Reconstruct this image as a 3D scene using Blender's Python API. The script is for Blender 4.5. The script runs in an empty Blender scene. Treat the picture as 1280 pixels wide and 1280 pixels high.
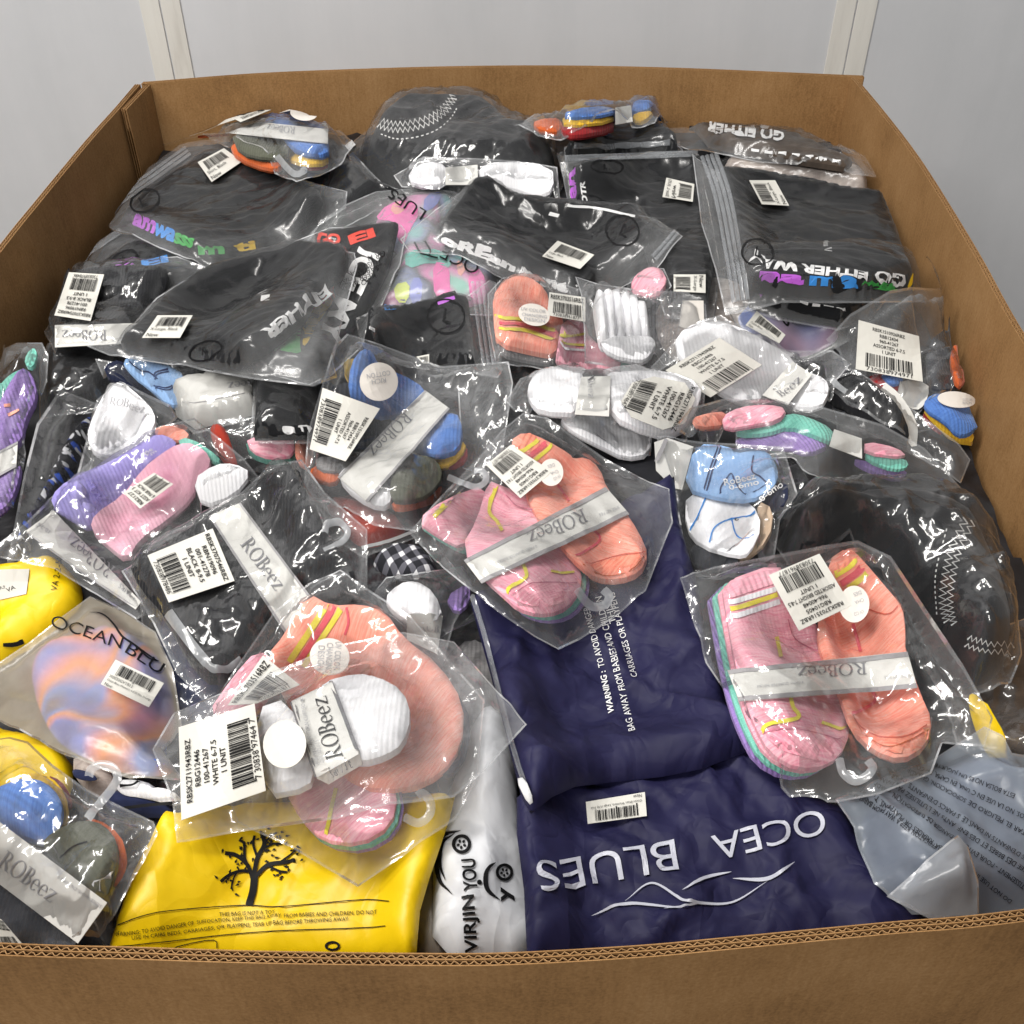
import bpy, bmesh, math, random
import numpy as np
from mathutils import Vector, geometry

random.seed(7)
R = math.radians
SC = bpy.context.scene
COL = SC.collection

# ------------------------------------------------------------------ camera
RIM = 0.90                       # height of the carton's rim above the floor
CAM = np.array([0.0, 0.0, RIM + 0.60])
PITCH = R(42.0)
FPX = 1385.0                     # focal length in pixels of the 1280 px photograph
cam = bpy.data.cameras.new('camera')
cam.sensor_fit = 'HORIZONTAL'
cam.sensor_width = 36.0
cam.lens = 36.0 * FPX / 1280.0
cam.clip_start = 0.02
cam.clip_end = 100
camo = bpy.data.objects.new('camera', cam)
camo.location = CAM
camo.rotation_euler = (math.pi / 2 - PITCH, 0, 0)
COL.objects.link(camo)
SC.camera = camo

# ------------------------------------------------------------------ world, lamps, exposure
w = bpy.data.worlds.new('World')
SC.world = w
w.use_nodes = True
bg = w.node_tree.nodes['Background']
bg.inputs[0].default_value = (0.96, 0.98, 1.0, 1)
bg.inputs[1].default_value = 0.21

def tube_lamp(loc, target, sx, sy, power, col=(1, 0.97, 0.93)):
    l = bpy.data.lights.new('ceiling_lamp', 'AREA')
    l.shape = 'RECTANGLE'
    l.size, l.size_y = sx, sy
    l.energy = power
    l.color = col
    o = bpy.data.objects.new('ceiling_lamp', l)
    o.location = loc
    o.rotation_euler = (Vector(target) - Vector(loc)).to_track_quat('-Z', 'Y').to_euler()
    COL.objects.link(o)
    return o

tube_lamp((-1.5, 0.2, 3.2), (0.0, 0.9, 0.8), 0.42, 1.5, 66)
tube_lamp((-0.55, 0.5, 3.5), (0.05, 0.8, 0.8), 1.3, 0.3, 36)
tube_lamp((-0.6, -1.8, 2.9), (0.0, 0.6, 0.7), 1.3, 0.35, 44)

SC.view_settings.view_transform = 'Standard'
SC.view_settings.look = 'None'
SC.view_settings.gamma = 1
SC.view_settings.exposure = -0.12
SC.render.engine = 'CYCLES'
cy = SC.cycles
cy.max_bounces = 10
cy.diffuse_bounces = 3
cy.glossy_bounces = 3
cy.transparent_max_bounces = 40
cy.transmission_bounces = 6
cy.caustics_reflective = False
cy.caustics_refractive = False
cy.sample_clamp_indirect = 4
cy.use_denoising = True
cy.adaptive_threshold = 0.035

# ------------------------------------------------------------------ materials
def lin(c):
    out = []
    for v in c:
        v = v / 255.0
        out.append(v / 12.92 if v <= 0.04045 else ((v + 0.055) / 1.055) ** 2.4)
    return tuple(out) + (1,)

class NT:
    def __init__(s, name):
        s.m = bpy.data.materials.new(name)
        s.m.use_nodes = True
        s.t = s.m.node_tree
        s.t.nodes.clear()
        s.out = s.n('ShaderNodeOutputMaterial')
    def n(s, kind, **kw):
        nd = s.t.nodes.new(kind)
        for k, v in kw.items():
            if k in nd.inputs: nd.inputs[k].default_value = v
            else: setattr(nd, k, v)
        return nd
    def l(s, a, b): s.t.links.new(a, b)
    def mapping(s, src='UV', scale=(1, 1, 1)):
        tc = s.n('ShaderNodeTexCoord')
        mp = s.n('ShaderNodeMapping')
        mp.inputs['Scale'].default_value = scale
        s.l(tc.outputs[src], mp.inputs['Vector'])
        return mp.outputs['Vector']
    def noise(s, vec, scale, detail=4, rough=0.55, dist=0.0):
        nd = s.n('ShaderNodeTexNoise')
        nd.inputs['Scale'].default_value = scale
        nd.inputs['Detail'].default_value = detail
        nd.inputs['Roughness'].default_value = rough
        nd.inputs['Distortion'].default_value = dist
        s.l(vec, nd.inputs['Vector'])
        return nd.outputs['Fac']
    def ramp(s, fac, stops, mode='LINEAR'):
        r = s.n('ShaderNodeValToRGB')
        r.color_ramp.interpolation = mode
        e = r.color_ramp.elements
        while len(e) < len(stops): e.new(0.5)
        for el, (p, c) in zip(e, stops):
            el.position = p
            el.color = c if len(c) == 4 else tuple(c) + (1,)
        s.l(fac, r.inputs['Fac'])
        return r.outputs['Color']
    def bump(s, height, strength, dist, normal=None):
        b = s.n('ShaderNodeBump')
        b.inputs['Strength'].default_value = strength
        b.inputs['Distance'].default_value = dist
        s.l(height, b.inputs['Height'])
        if normal: s.l(normal, b.inputs['Normal'])
        return b.outputs['Normal']
    def math(s, op, a, b=None):
        m = s.n('ShaderNodeMath', operation=op)
        for i, v in enumerate((a, b)):
            if v is None: continue
            if isinstance(v, (int, float)): m.inputs[i].default_value = v
            else: s.l(v, m.inputs[i])
        return m.outputs[0]
    def principled(s, color, rough, normal=None, **kw):
        p = s.n('ShaderNodeBsdfPrincipled')
        if isinstance(color, tuple): p.inputs['Base Color'].default_value = color
        else: s.l(color, p.inputs['Base Color'])
        p.inputs['Roughness'].default_value = rough
        for k, v in kw.items(): p.inputs[k.replace('_', ' ')].default_value = v
        if normal: s.l(normal, p.inputs['Normal'])
        s.l(p.outputs[0], s.out.inputs['Surface'])
        return p

MATS = {}
def fabric(name, c1, c2=None, heather=0.0, rib=0.0, ribscale=260, rough=0.92):
    """knitted or woven cloth: two-tone heather streaks, ribs along v, fine weave relief"""
    t = NT(name)
    c2 = c2 or tuple(max(0, x - 18) for x in c1)
    v1 = t.mapping('UV', (55, 620, 1))
    n1 = t.noise(v1, 1.0, 3, 0.7)
    v2 = t.mapping('UV', (30, 30, 1))
    n2 = t.noise(v2, 1.0, 4, 0.6)
    mixn = t.math('ADD', t.math('MULTIPLY', n1, 0.35 + heather * 0.5), t.math('MULTIPLY', n2, 0.65 - heather * 0.5))
    k = 0.10 + 0.04 * (1 - heather)
    col = t.ramp(mixn, [(0.5 - k, lin(c2)), (0.5 + k, lin(c1))])
    wv = t.n('ShaderNodeTexWave', wave_type='BANDS', bands_direction='X')
    wv.inputs['Scale'].default_value = ribscale / 6.283 * 2
    wv.inputs['Distortion'].default_value = 0.6
    t.l(t.mapping('UV', (1, 1, 1)), wv.inputs['Vector'])
    fine = t.noise(t.mapping('UV', (900, 900, 1)), 1.0, 2, 0.6)
    nrm = t.bump(fine, 0.35, 0.0008)
    if rib: nrm = t.bump(wv.outputs['Fac'], min(1.0, rib), 0.0008, nrm)
    nrm = t.bump(n2, 0.10, 0.004, nrm)
    t.principled(col, rough, nrm, Sheen_Weight=0.15, Specular_IOR_Level=0.2)
    MATS[name] = t.m
    return t.m

def paper(name, c, rough=0.6, spec=0.3, mott=4):
    t = NT(name)
    n = t.noise(t.mapping('UV', (60, 60, 1)), 1.0, 5)
    col = t.ramp(n, [(0.3, lin(tuple(max(0, x - mott) for x in c))), (0.7, lin(c))])
    n2 = t.noise(t.mapping('UV', (25, 25, 1)), 1.0, 3)
    t.principled(col, rough, t.bump(n2, 0.25, 0.003), Specular_IOR_Level=spec)
    MATS[name] = t.m
    return t.m

def film(name, haze=0.05, gloss=1.0, rough=0.09, tint=(255, 255, 255), bump=0.5, hazecol=(235, 238, 240), scale=1.0, loose=0.0, mottle=1.4):
    """thin plastic film: see-through, a little milky, with sharp crinkled reflections"""
    t = NT(name)
    v = t.mapping('UV', (1, 1, 1))
    # crumpled facets: every cell of a warped Voronoi pattern tilts its own way
    nz = t.n('ShaderNodeTexNoise'); nz.inputs['Scale'].default_value = 26; nz.inputs['Detail'].default_value = 1
    t.l(v, nz.inputs['Vector'])
    wsc = t.n('ShaderNodeVectorMath', operation='SCALE'); wsc.inputs['Scale'].default_value = 0.02
    t.l(nz.outputs['Color'], wsc.inputs[0])
    wad = t.n('ShaderNodeVectorMath', operation='ADD'); t.l(v, wad.inputs[0]); t.l(wsc.outputs[0], wad.inputs[1])
    geo = t.n('ShaderNodeNewGeometry')
    acc = geo.outputs['Normal']
    mask = t.ramp(t.noise(v, 15, 2), [(0.40, (0.12, 0.12, 0.12, 1)), (0.62, (1, 1, 1, 1))])
    for sc_, st_, k_ in ((40, (1, 0.35, 1), 0.13), (120, (0.4, 1, 1), 0.17)):
        mp = t.n('ShaderNodeMapping'); mp.inputs['Scale'].default_value = st_
        t.l(wad.outputs[0], mp.inputs['Vector'])
        vo = t.n('ShaderNodeTexVoronoi'); vo.inputs['Scale'].default_value = sc_ * scale
        t.l(mp.outputs[0], vo.inputs['Vector'])
        sb = t.n('ShaderNodeVectorMath', operation='SUBTRACT'); sb.inputs[1].default_value = (0.5, 0.5, 0.5)
        t.l(vo.outputs['Color'], sb.inputs[0])
        ml = t.n('ShaderNodeVectorMath', operation='SCALE')
        t.l(sb.outputs[0], ml.inputs[0]); t.l(t.math('MULTIPLY', mask, k_ * 2 * bump), ml.inputs['Scale'])
        ad = t.n('ShaderNodeVectorMath', operation='ADD'); t.l(acc, ad.inputs[0]); t.l(ml.outputs[0], ad.inputs[1])
        acc = ad.outputs[0]
    nm = t.n('ShaderNodeVectorMath', operation='NORMALIZE'); t.l(acc, nm.inputs[0])
    nrm = t.bump(t.noise(v, 34, 2, 0.5, 0.5), bump * 0.6, 0.004, nm.outputs[0])
    tr = t.n('ShaderNodeBsdfTransparent')
    tr.inputs['Color'].default_value = lin(tint)
    gl = t.n('ShaderNodeBsdfGlossy')
    gl.inputs['Roughness'].default_value = rough
    gl.inputs['Color'].default_value = (1, 1, 1, 1)
    t.l(nrm, gl.inputs['Normal'])
    gl2 = t.n('ShaderNodeBsdfGlossy')
    gl2.inputs['Roughness'].default_value = 0.27
    t.l(nrm, gl2.inputs['Normal'])
    gm = t.n('ShaderNodeMixShader'); gm.inputs[0].default_value = 0.36
    t.l(gl.outputs[0], gm.inputs[1]); t.l(gl2.outputs[0], gm.inputs[2])
    df = t.n('ShaderNodeBsdfDiffuse')
    df.inputs['Color'].default_value = lin(hazecol)
    tl = t.n('ShaderNodeBsdfTranslucent')
    tl.inputs['Color'].default_value = lin(hazecol)
    dm = t.n('ShaderNodeMixShader'); dm.inputs[0].default_value = 0.35
    t.l(df.outputs[0], dm.inputs[1]); t.l(tl.outputs[0], dm.inputs[2])
    fr = t.n('ShaderNodeFresnel'); fr.inputs['IOR'].default_value = 1.5
    fac = t.math('MINIMUM', t.math('ADD', t.math('MULTIPLY', fr.outputs[0], 0.8 * gloss), 0.035 * gloss), 0.6)
    m1 = t.n('ShaderNodeMixShader')
    hz = t.noise(v, 30, 4, 0.65, 0.6)
    at = t.n('ShaderNodeAttribute', attribute_name='loose')
    amount = t.math('ADD', t.math('MULTIPLY', at.outputs['Fac'], loose), haze)
    t.l(t.math('MINIMUM', t.math('MULTIPLY', amount, t.math('ADD', t.math('MULTIPLY', hz, mottle), 1.0 - 0.5 * mottle)), 0.95), m1.inputs[0])
    t.l(tr.outputs[0], m1.inputs[1]); t.l(dm.outputs[0], m1.inputs[2])
    m2 = t.n('ShaderNodeMixShader')
    t.l(fac, m2.inputs[0])
    t.l(m1.outputs[0], m2.inputs[1]); t.l(gm.outputs[0], m2.inputs[2])
    t.l(m2.outputs[0], t.out.inputs['Surface'])
    MATS[name] = t.m
    return t.m

def plastic(name, c, rough=0.35, bump=0.3, scale=30, mott=10, facet=0.10, spec=0.5):
    t = NT(name)
    v = t.mapping('UV', (1, 1, 1))
    nz = t.n('ShaderNodeTexNoise'); nz.inputs['Scale'].default_value = 14; nz.inputs['Detail'].default_value = 2
    t.l(v, nz.inputs['Vector'])
    wsc = t.n('ShaderNodeVectorMath', operation='SCALE'); wsc.inputs['Scale'].default_value = 0.05
    t.l(nz.outputs['Color'], wsc.inputs[0])
    wad = t.n('ShaderNodeVectorMath', operation='ADD'); t.l(v, wad.inputs[0]); t.l(wsc.outputs[0], wad.inputs[1])
    hsum = None
    for sc_, st_, k_ in ((11, (1, 0.5, 1), 1.0), (30, (0.5, 1, 1), 0.35)):
        mp = t.n('ShaderNodeMapping'); mp.inputs['Scale'].default_value = st_
        t.l(wad.outputs[0], mp.inputs['Vector'])
        vo = t.n('ShaderNodeTexVoronoi'); vo.inputs['Scale'].default_value = sc_
        t.l(mp.outputs[0], vo.inputs['Vector'])
        hh = t.math('MULTIPLY', vo.outputs['Distance'], k_)
        hsum = hh if hsum is None else t.math('ADD', hsum, hh)
    fac_n = t.bump(hsum, facet * 6, 0.012)
    n = t.noise(v, scale, 2, 0.45, 0.6)
    r = t.math('ABSOLUTE', t.math('SUBTRACT', n, 0.5))
    n3 = t.noise(v, 14, 4, 0.6)
    col = t.ramp(n3, [(0.3, lin(tuple(max(0, x - mott) for x in c))), (0.7, lin(c))])
    t.principled(col, rough, t.bump(r, bump, 0.010, fac_n), Specular_IOR_Level=spec)
    MATS[name] = t.m
    return t.m

def tiedye(name, cols, scale=14):
    t = NT(name)
    v = t.mapping('UV', (1, 1, 1))
    n = t.noise(v, scale * 0.8, 1, 0.35, 0.35)
    k = len(cols)
    col = t.ramp(n, [(0.28 + 0.44 * i / (k - 1), lin(c)) for i, c in enumerate(cols)])
    n2 = t.noise(t.mapping('UV', (60, 60, 1)), 1.0, 3)
    t.principled(col, 0.9, t.bump(n2, 0.4, 0.004))
    MATS[name] = t.m

fabric('black_cotton', (27, 28, 31), (17, 18, 20), rough=0.95)
fabric('black_knit', (30, 31, 35), (20, 20, 23), rib=0.5)
fabric('black_satin', (22, 23, 27), (15, 16, 19), rough=0.6)
fabric('coral_knit', (255, 184, 162), (250, 142, 122), heather=0.9, rib=0.14)
fabric('pink_knit', (252, 198, 208), (238, 148, 170), heather=0.9, rib=0.14)
fabric('coral_rib', (255, 172, 146), (248, 138, 114), heather=0.5, rib=1.0, ribscale=190)
fabric('pink_rib', (250, 192, 204), (238, 156, 176), heather=0.5, rib=1.0, ribscale=190)
fabric('coral_toe', (255, 168, 140), (246, 126, 100), heather=0.9, rib=0.2)
fabric('pink_toe', (250, 186, 198), (232, 138, 160), heather=0.9, rib=0.2)
fabric('pink_seam', (214, 128, 150), rib=0)
fabric('coral_seam', (224, 104, 80), rib=0)
fabric('baby_pink_knit', (245, 190, 208), (232, 168, 190), rib=0.35)
fabric('purple_knit', (168, 140, 205), (140, 112, 182), heather=0.6, rib=0.8)
fabric('lilac_knit', (170, 160, 225), (150, 140, 210), rib=0.35)
fabric('teal_knit', (140, 214, 196), (112, 190, 172), heather=0.6, rib=0.8)
fabric('white_knit', (250, 250, 252), (240, 240, 244), rib=0.3)
fabric('blue_knit', (98, 140, 208), (74, 112, 184), heather=0.5, rib=0.5)
fabric('sky_knit', (152, 186, 226), (132, 166, 212), rib=0.4)
fabric('navy_knit', (40, 46, 70), (28, 32, 52), rib=0.4)
fabric('yellow_knit', (240, 196, 62), (220, 172, 44), rib=0.5)
fabric('lemon_knit', (240, 228, 92), (226, 210, 70), heather=0.4)
fabric('rose_knit', (236, 108, 118), (222, 88, 104), heather=0.4)
fabric('red_knit', (168, 46, 48), (138, 32, 38), rib=0.5)
fabric('orange_knit', (214, 108, 58), (188, 84, 40), rib=0.5)
fabric('olive_knit', (98, 100, 86), (78, 80, 68), heather=0.5, rib=0.4)
fabric('grey_knit', (140, 138, 138), (112, 110, 112), heather=0.6, rib=0.5)
fabric('charcoal_knit', (72, 74, 80), (56, 58, 64), heather=0.6, rib=0.5)
fabric('beige_knit', (206, 184, 160), (184, 160, 136), rib=0.4)
fabric('red_cloth', (172, 62, 46), (146, 46, 36))
fabric('brown_cloth', (88, 76, 66), (62, 54, 48))
fabric('beige_cloth', (214, 202, 192), (150, 136, 130))
fabric('navy_cloth', (44, 52, 88), (32, 38, 66))
paper('label_paper', (218, 216, 208))
paper('card_paper', (220, 219, 214))
paper('tag_paper', (226, 220, 212))
paper('ink_black', (22, 22, 24), 0.6, 0.2, 2)
paper('ink_grey', (128, 128, 132), 0.45, 0.4, 4)
paper('ink_lightgrey', (168, 168, 172), 0.5, 0.4, 4)
paper('ink_border', (160, 158, 160), 0.4, 0.4, 4)
paper('ink_white', (240, 240, 240), 0.6, 0.3, 4)
paper('ink_silver', (196, 198, 210), 0.35, 0.5, 8)
paper('ink_purple', (188, 98, 210), 0.5)
paper('ink_blue', (62, 142, 220), 0.5)
paper('ink_green', (72, 168, 84), 0.5)
paper('ink_yellow', (246, 204, 44), 0.5)
paper('ink_red', (228, 72, 56), 0.5)
paper('ink_pink', (248, 108, 186), 0.6)
paper('ink_lime', (214, 226, 96), 0.6)
paper('ink_teal', (112, 204, 190), 0.6)
paper('ink_peach', (246, 172, 158), 0.6)
paper('ink_periwinkle', (134, 142, 214), 0.6)
paper('ink_navy', (38, 50, 92), 0.6)
paper('thread_white', (232, 232, 230), 0.6)
plastic('yellow_poly', (246, 208, 10), 0.45, 0.3, 26, 8, 0.12)
plastic('navy_poly', (38, 37, 72), 0.62, 0.6, 30, 14, 0.18, 0.3)
plastic('white_poly', (222, 224, 228), 0.4, 0.35, 26, 8, 0.14)
plastic('grey_poly', (150, 142, 132), 0.4, 0.3)
plastic('white_clip', (230, 232, 234), 0.3, 0.1)
film('clear_film', 0.016, 1.1, 0.08, bump=0.7, loose=0.09, hazecol=(246, 248, 250))
film('crinkle_film', 0.022, 1.2, 0.08, bump=1.0, loose=0.12, hazecol=(246, 248, 250))
film('zip_film', 0.012, 0.6, 0.15, bump=0.4, loose=0.14, hazecol=(246, 248, 250))
film('pale_film', 0.45, 0.7, 0.3, bump=0.3, hazecol=(214, 218, 224), mottle=0.4)
film('frosted_film', 0.24, 0.7, 0.28, bump=0.3, hazecol=(232, 236, 236), mottle=0.4)
film('cream_film', 0.38, 0.6, 0.3, bump=0.3, hazecol=(240, 228, 206), mottle=0.4)
film('bluegrey_film', 0.44, 0.6, 0.3, bump=0.5, hazecol=(196, 208, 222), mottle=0.4)
film('hook_plastic', 0.42, 1.0, 0.15, bump=0.05, hazecol=(232, 236, 240))
film('zip_strip', 0.30, 1.0, 0.15, bump=0.05, hazecol=(225, 230, 236))
film('seam_film', 0.13, 1.0, 0.12, bump=0.3, hazecol=(235, 238, 242))
tiedye('tiedye_soft', [(50, 84, 196), (80, 110, 214), (206, 130, 170), (244, 140, 66), (64, 124, 220), (36, 46, 110)], 20)
tiedye('tiedye_blue', [(60, 66, 110), (96, 120, 196), (170, 160, 216), (196, 150, 190), (92, 130, 200)], 18)
tiedye('tiedye_pastel', [(120, 190, 190), (150, 160, 200), (90, 92, 100), (226, 140, 190), (150, 206, 190)], 20)

def floral():
    t = NT('floral_cloth')
    v = t.mapping('UV', (1, 1, 1))
    def vor(scale, off):
        mp = t.n('ShaderNodeMapping'); mp.inputs['Location'].default_value = (off, off, 0)
        t.l(v, mp.inputs['Vector'])
        d = t.n('ShaderNodeVectorMath', operation='ADD')
        nz = t.n('ShaderNodeTexNoise'); nz.inputs['Scale'].default_value = 260
        t.l(mp.outputs[0], nz.inputs['Vector'])
        sc = t.n('ShaderNodeVectorMath', operation='SCALE'); sc.inputs['Scale'].default_value = 0.005
        t.l(nz.outputs['Color'], sc.inputs[0])
        t.l(mp.outputs[0], d.inputs[0]); t.l(sc.outputs[0], d.inputs[1])
        vo = t.n('ShaderNodeTexVoronoi'); vo.inputs['Scale'].default_value = scale
        vo.inputs['Randomness'].default_value = 1
        t.l(d.outputs[0], vo.inputs['Vector'])
        return vo.outputs['Distance']
    a = t.ramp(vor(120, 0.0), [(0.30, (1, 1, 1, 1)), (0.36, (0, 0, 0, 1))])
    b = t.ramp(vor(85, 0.37), [(0.26, (1, 1, 1, 1)), (0.34, (0, 0, 0, 1))])
    m1 = t.n('ShaderNodeMix', data_type='RGBA')
    m1.inputs[6].default_value = lin((24, 25, 32)); m1.inputs[7].default_value = lin((52, 92, 200))
    t.l(b, m1.inputs[0])
    m2 = t.n('ShaderNodeMix', data_type='RGBA')
    m2.inputs[7].default_value = lin((225, 226, 230))
    t.l(a, m2.inputs[0]); t.l(m1.outputs[2], m2.inputs[6])
    t.principled(m2.outputs[2], 0.9)
    MATS['floral_cloth'] = t.m
floral()

def plaid():
    t = NT('plaid_cloth')
    def bands(d, s):
        wv = t.n('ShaderNodeTexWave', wave_type='BANDS', bands_direction=d, wave_profile='SAW')
        wv.inputs['Scale'].default_value = s
        t.l(t.mapping('UV', (1, 1, 1)), wv.inputs['Vector'])
        return t.ramp(wv.outputs['Fac'], [(0.0, (0, 0, 0, 1)), (0.62, (1, 1, 1, 1))], 'CONSTANT')
    a, b = bands('X', 26), bands('Y', 26)
    s = t.math('MULTIPLY', t.math('ADD', a, b), 0.5)
    col = t.ramp(s, [(0.0, lin((26, 27, 34))), (0.45, lin((92, 92, 100))), (0.9, lin((222, 222, 224)))], 'CONSTANT')
    t.principled(col, 0.9)
    MATS['plaid_cloth'] = t.m
plaid()

def cardboard():
    t = NT('cardboard')
    v = t.mapping('Object', (1, 1, 1))
    n = t.noise(v, 9, 6, 0.6)
    fib = t.noise(t.mapping('Object', (260, 260, 40)), 1.0, 3, 0.7)
    spk = t.noise(v, 420, 2, 0.5)
    s = t.math('ADD', t.math('ADD', t.math('MULTIPLY', n, 0.5), t.math('MULTIPLY', fib, 0.2)), t.math('MULTIPLY', spk, 0.3))
    col = t.ramp(s, [(0.32, lin((122, 90, 56))), (0.5, lin((152, 115, 74))), (0.68, lin((170, 133, 91)))])
    fl = t.noise(t.mapping('Object', (170, 170, 3)), 1.0, 1, 0.3)
    nrm = t.bump(fl, 0.22, 0.002)
    nrm = t.bump(spk, 0.15, 0.001, nrm)
    t.principled(col, 0.85, nrm, Specular_IOR_Level=0.15)
    MATS['cardboard'] = t.m
    t = NT('cardboard_flute')
    n = t.noise(t.mapping('Object', (300, 300, 300)), 1.0, 3)
    t.principled(t.ramp(n, [(0.3, lin((128, 95, 58))), (0.7, lin((172, 134, 90)))]), 0.9)
    MATS['cardboard_flute'] = t.m
cardboard()

def wallmats():
    t = NT('wall_paint')
    v = t.mapping('Object', (1, 1, 1))
    n = t.noise(v, 3, 6, 0.65)
    n2 = t.noise(t.mapping('Object', (6, 6, 1)), 8.0, 4)
    stk = t.noise(t.mapping('Object', (9, 9, 1.2)), 1.0, 6, 0.7)
    sm = t.math('ADD', t.math('MULTIPLY', n, 0.55), t.math('MULTIPLY', stk, 0.45))
    col = t.ramp(sm, [(0.3, lin((198, 200, 203))), (0.7, lin((212, 213, 216)))])
    f = t.noise(v, 160, 2)
    t.principled(col, 0.55, t.bump(f, 0.03, 0.002), Specular_IOR_Level=0.3)
    MATS['wall_paint'] = t.m
    t = NT('batten_paint')
    n = t.noise(t.mapping('Object', (30, 30, 3)), 1.0, 5, 0.65)
    col = t.ramp(n, [(0.26, lin((200, 196, 188))), (0.42, lin((218, 215, 208))), (0.7, lin((226, 224, 217)))])
    t.principled(col, 0.6, t.bump(n, 0.3, 0.003))
    MATS['batten_paint'] = t.m
    t = NT('concrete')
    n = t.noise(t.mapping('Object', (1, 1, 1)), 6, 8, 0.65)
    t.principled(t.ramp(n, [(0.3, lin((120, 118, 114))), (0.7, lin((152, 150, 146)))]), 0.8, t.bump(n, 0.2, 0.01))
    MATS['concrete'] = t.m
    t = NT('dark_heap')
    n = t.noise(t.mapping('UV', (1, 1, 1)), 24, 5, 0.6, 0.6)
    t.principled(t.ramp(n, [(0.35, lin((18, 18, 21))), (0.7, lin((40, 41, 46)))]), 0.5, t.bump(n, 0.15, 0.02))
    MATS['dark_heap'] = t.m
wallmats()

# ------------------------------------------------------------------ pixel -> place
FWD = np.array([0, math.cos(PITCH), -math.sin(PITCH)])
UPV = np.array([0, math.sin(PITCH), math.cos(PITCH)])
RGT = np.array([1.0, 0, 0])
def rays(p):
    p = np.asarray(p, float).reshape(-1, 2)
    return FWD + ((p[:, :1] - 640) / FPX) * RGT + ((640 - p[:, 1:]) / FPX) * UPV
def at_z(p, z):
    d = rays(p)
    t = (z - CAM[2]) / d[:, 2]
    return CAM + d * t[:, None]
def at_y(p, y):
    d = rays(p)
    t = (y - CAM[1]) / d[:, 1]
    return CAM + d * t[:, None]
def Z(x0, y0, size):
    k = size / 1280.0
    def f(*a):
        a = np.array(a, float).reshape(-1, 2)
        return a * k + (x0, y0)
    return f
PX = lambda *a: np.array(a, float).reshape(-1, 2)
A1, A2, A3 = Z(0, 60, 450), Z(400, 60, 450), Z(830, 60, 450)
B1, B2, B3 = Z(0, 420, 450), Z(380, 420, 450), Z(830, 420, 450)
C1, C2, C3 = Z(0, 830, 450), Z(400, 830, 450), Z(830, 830, 450)
D1, D2, D3, D4, D5 = Z(60, 90, 280), Z(300, 220, 340), Z(600, 330, 300), Z(820, 380, 280), Z(1000, 360, 280)
D6, D7, D8 = Z(0, 430, 280), Z(0, 680, 280), Z(0, 920, 280)
E1, E2, E3 = Z(180, 700, 300), Z(520, 520, 300), Z(860, 680, 400)

# ------------------------------------------------------------------ height grid of the pile
GX0, GY0, GS = -0.80, 0.10, 0.004
NX, NY = 400, 425
gx = GX0 + np.arange(NX) * GS
gy = GY0 + np.arange(NY) * GS
GXX, GYY = np.meshgrid(gx, gy)           # [iy, ix]

def samp(F, x, y):
    fx = np.clip((x - GX0) / GS, 0, NX - 1.001)
    fy = np.clip((y - GY0) / GS, 0, NY - 1.001)
    ix, iy = fx.astype(int), fy.astype(int)
    ax, ay = fx - ix, fy - iy
    return (F[iy, ix] * (1 - ax) * (1 - ay) + F[iy, ix + 1] * ax * (1 - ay)
            + F[iy + 1, ix] * (1 - ax) * ay + F[iy + 1, ix + 1] * ax * ay)
def maxf(F, r):
    for ax in (0, 1):
        P = np.pad(F, [(r, r) if k == ax else (0, 0) for k in (0, 1)], mode='edge')
        n = F.shape[ax]
        G = None
        for s in range(2 * r + 1):
            sl = P[s:s + n] if ax == 0 else P[:, s:s + n]
            G = sl.copy() if G is None else np.maximum(G, sl)
        F = G
    return F
def blur(F, r):
    for ax in (0, 1):
        P = np.pad(F, [(r + 1, r) if k == ax else (0, 0) for k in (0, 1)], mode='edge')
        c = np.cumsum(P, axis=ax)
        n = F.shape[ax]
        if ax == 0: F = (c[2 * r + 1:2 * r + 1 + n] - c[:n]) / (2 * r + 1)
        else: F = (c[:, 2 * r + 1:2 * r + 1 + n] - c[:, :n]) / (2 * r + 1)
    return F
def cover(F, r): return blur(maxf(F, r), r)

_rt = np.random.RandomState(3).uniform(0, 1, (256, 256, 2)) * 2 - 1
def noise2(x, y):
    ix, iy = np.floor(x).astype(int), np.floor(y).astype(int)
    fx, fy = x - ix, y - iy
    u, v = fx * fx * fx * (fx * (fx * 6 - 15) + 10), fy * fy * fy * (fy * (fy * 6 - 15) + 10)
    def g(a, b, dx, dy):
        k = _rt[(ix + a) & 255, (iy + b) & 255]
        return k[..., 0] * dx + k[..., 1] * dy
    return ((g(0, 0, fx, fy) * (1 - u) + g(1, 0, fx - 1, fy) * u) * (1 - v)
            + (g(0, 1, fx, fy - 1) * (1 - u) + g(1, 1, fx - 1, fy - 1) * u) * v)
def creases(x, y, scale, ang=0.0, aniso=1.0, seed=0.0):
    """sharp ridges of crumpled film or cloth, 0..1"""
    c, s = math.cos(ang), math.sin(ang)
    u, v = (x * c + y * s) / scale / aniso + seed, (-x * s + y * c) / scale + seed * 1.7
    wu, wv = noise2(u * 0.7 + 9, v * 0.7), noise2(u * 0.7, v * 0.7 + 31)
    a = 1 - np.abs(noise2(u + wu * 0.8, v + wv * 0.8)) * 2.6
    b = 1 - np.abs(noise2(u * 2.1 + 7, v * 2.1 + 3)) * 2.6
    return np.clip(0.68 * a + 0.32 * b, 0, 1)

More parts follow.
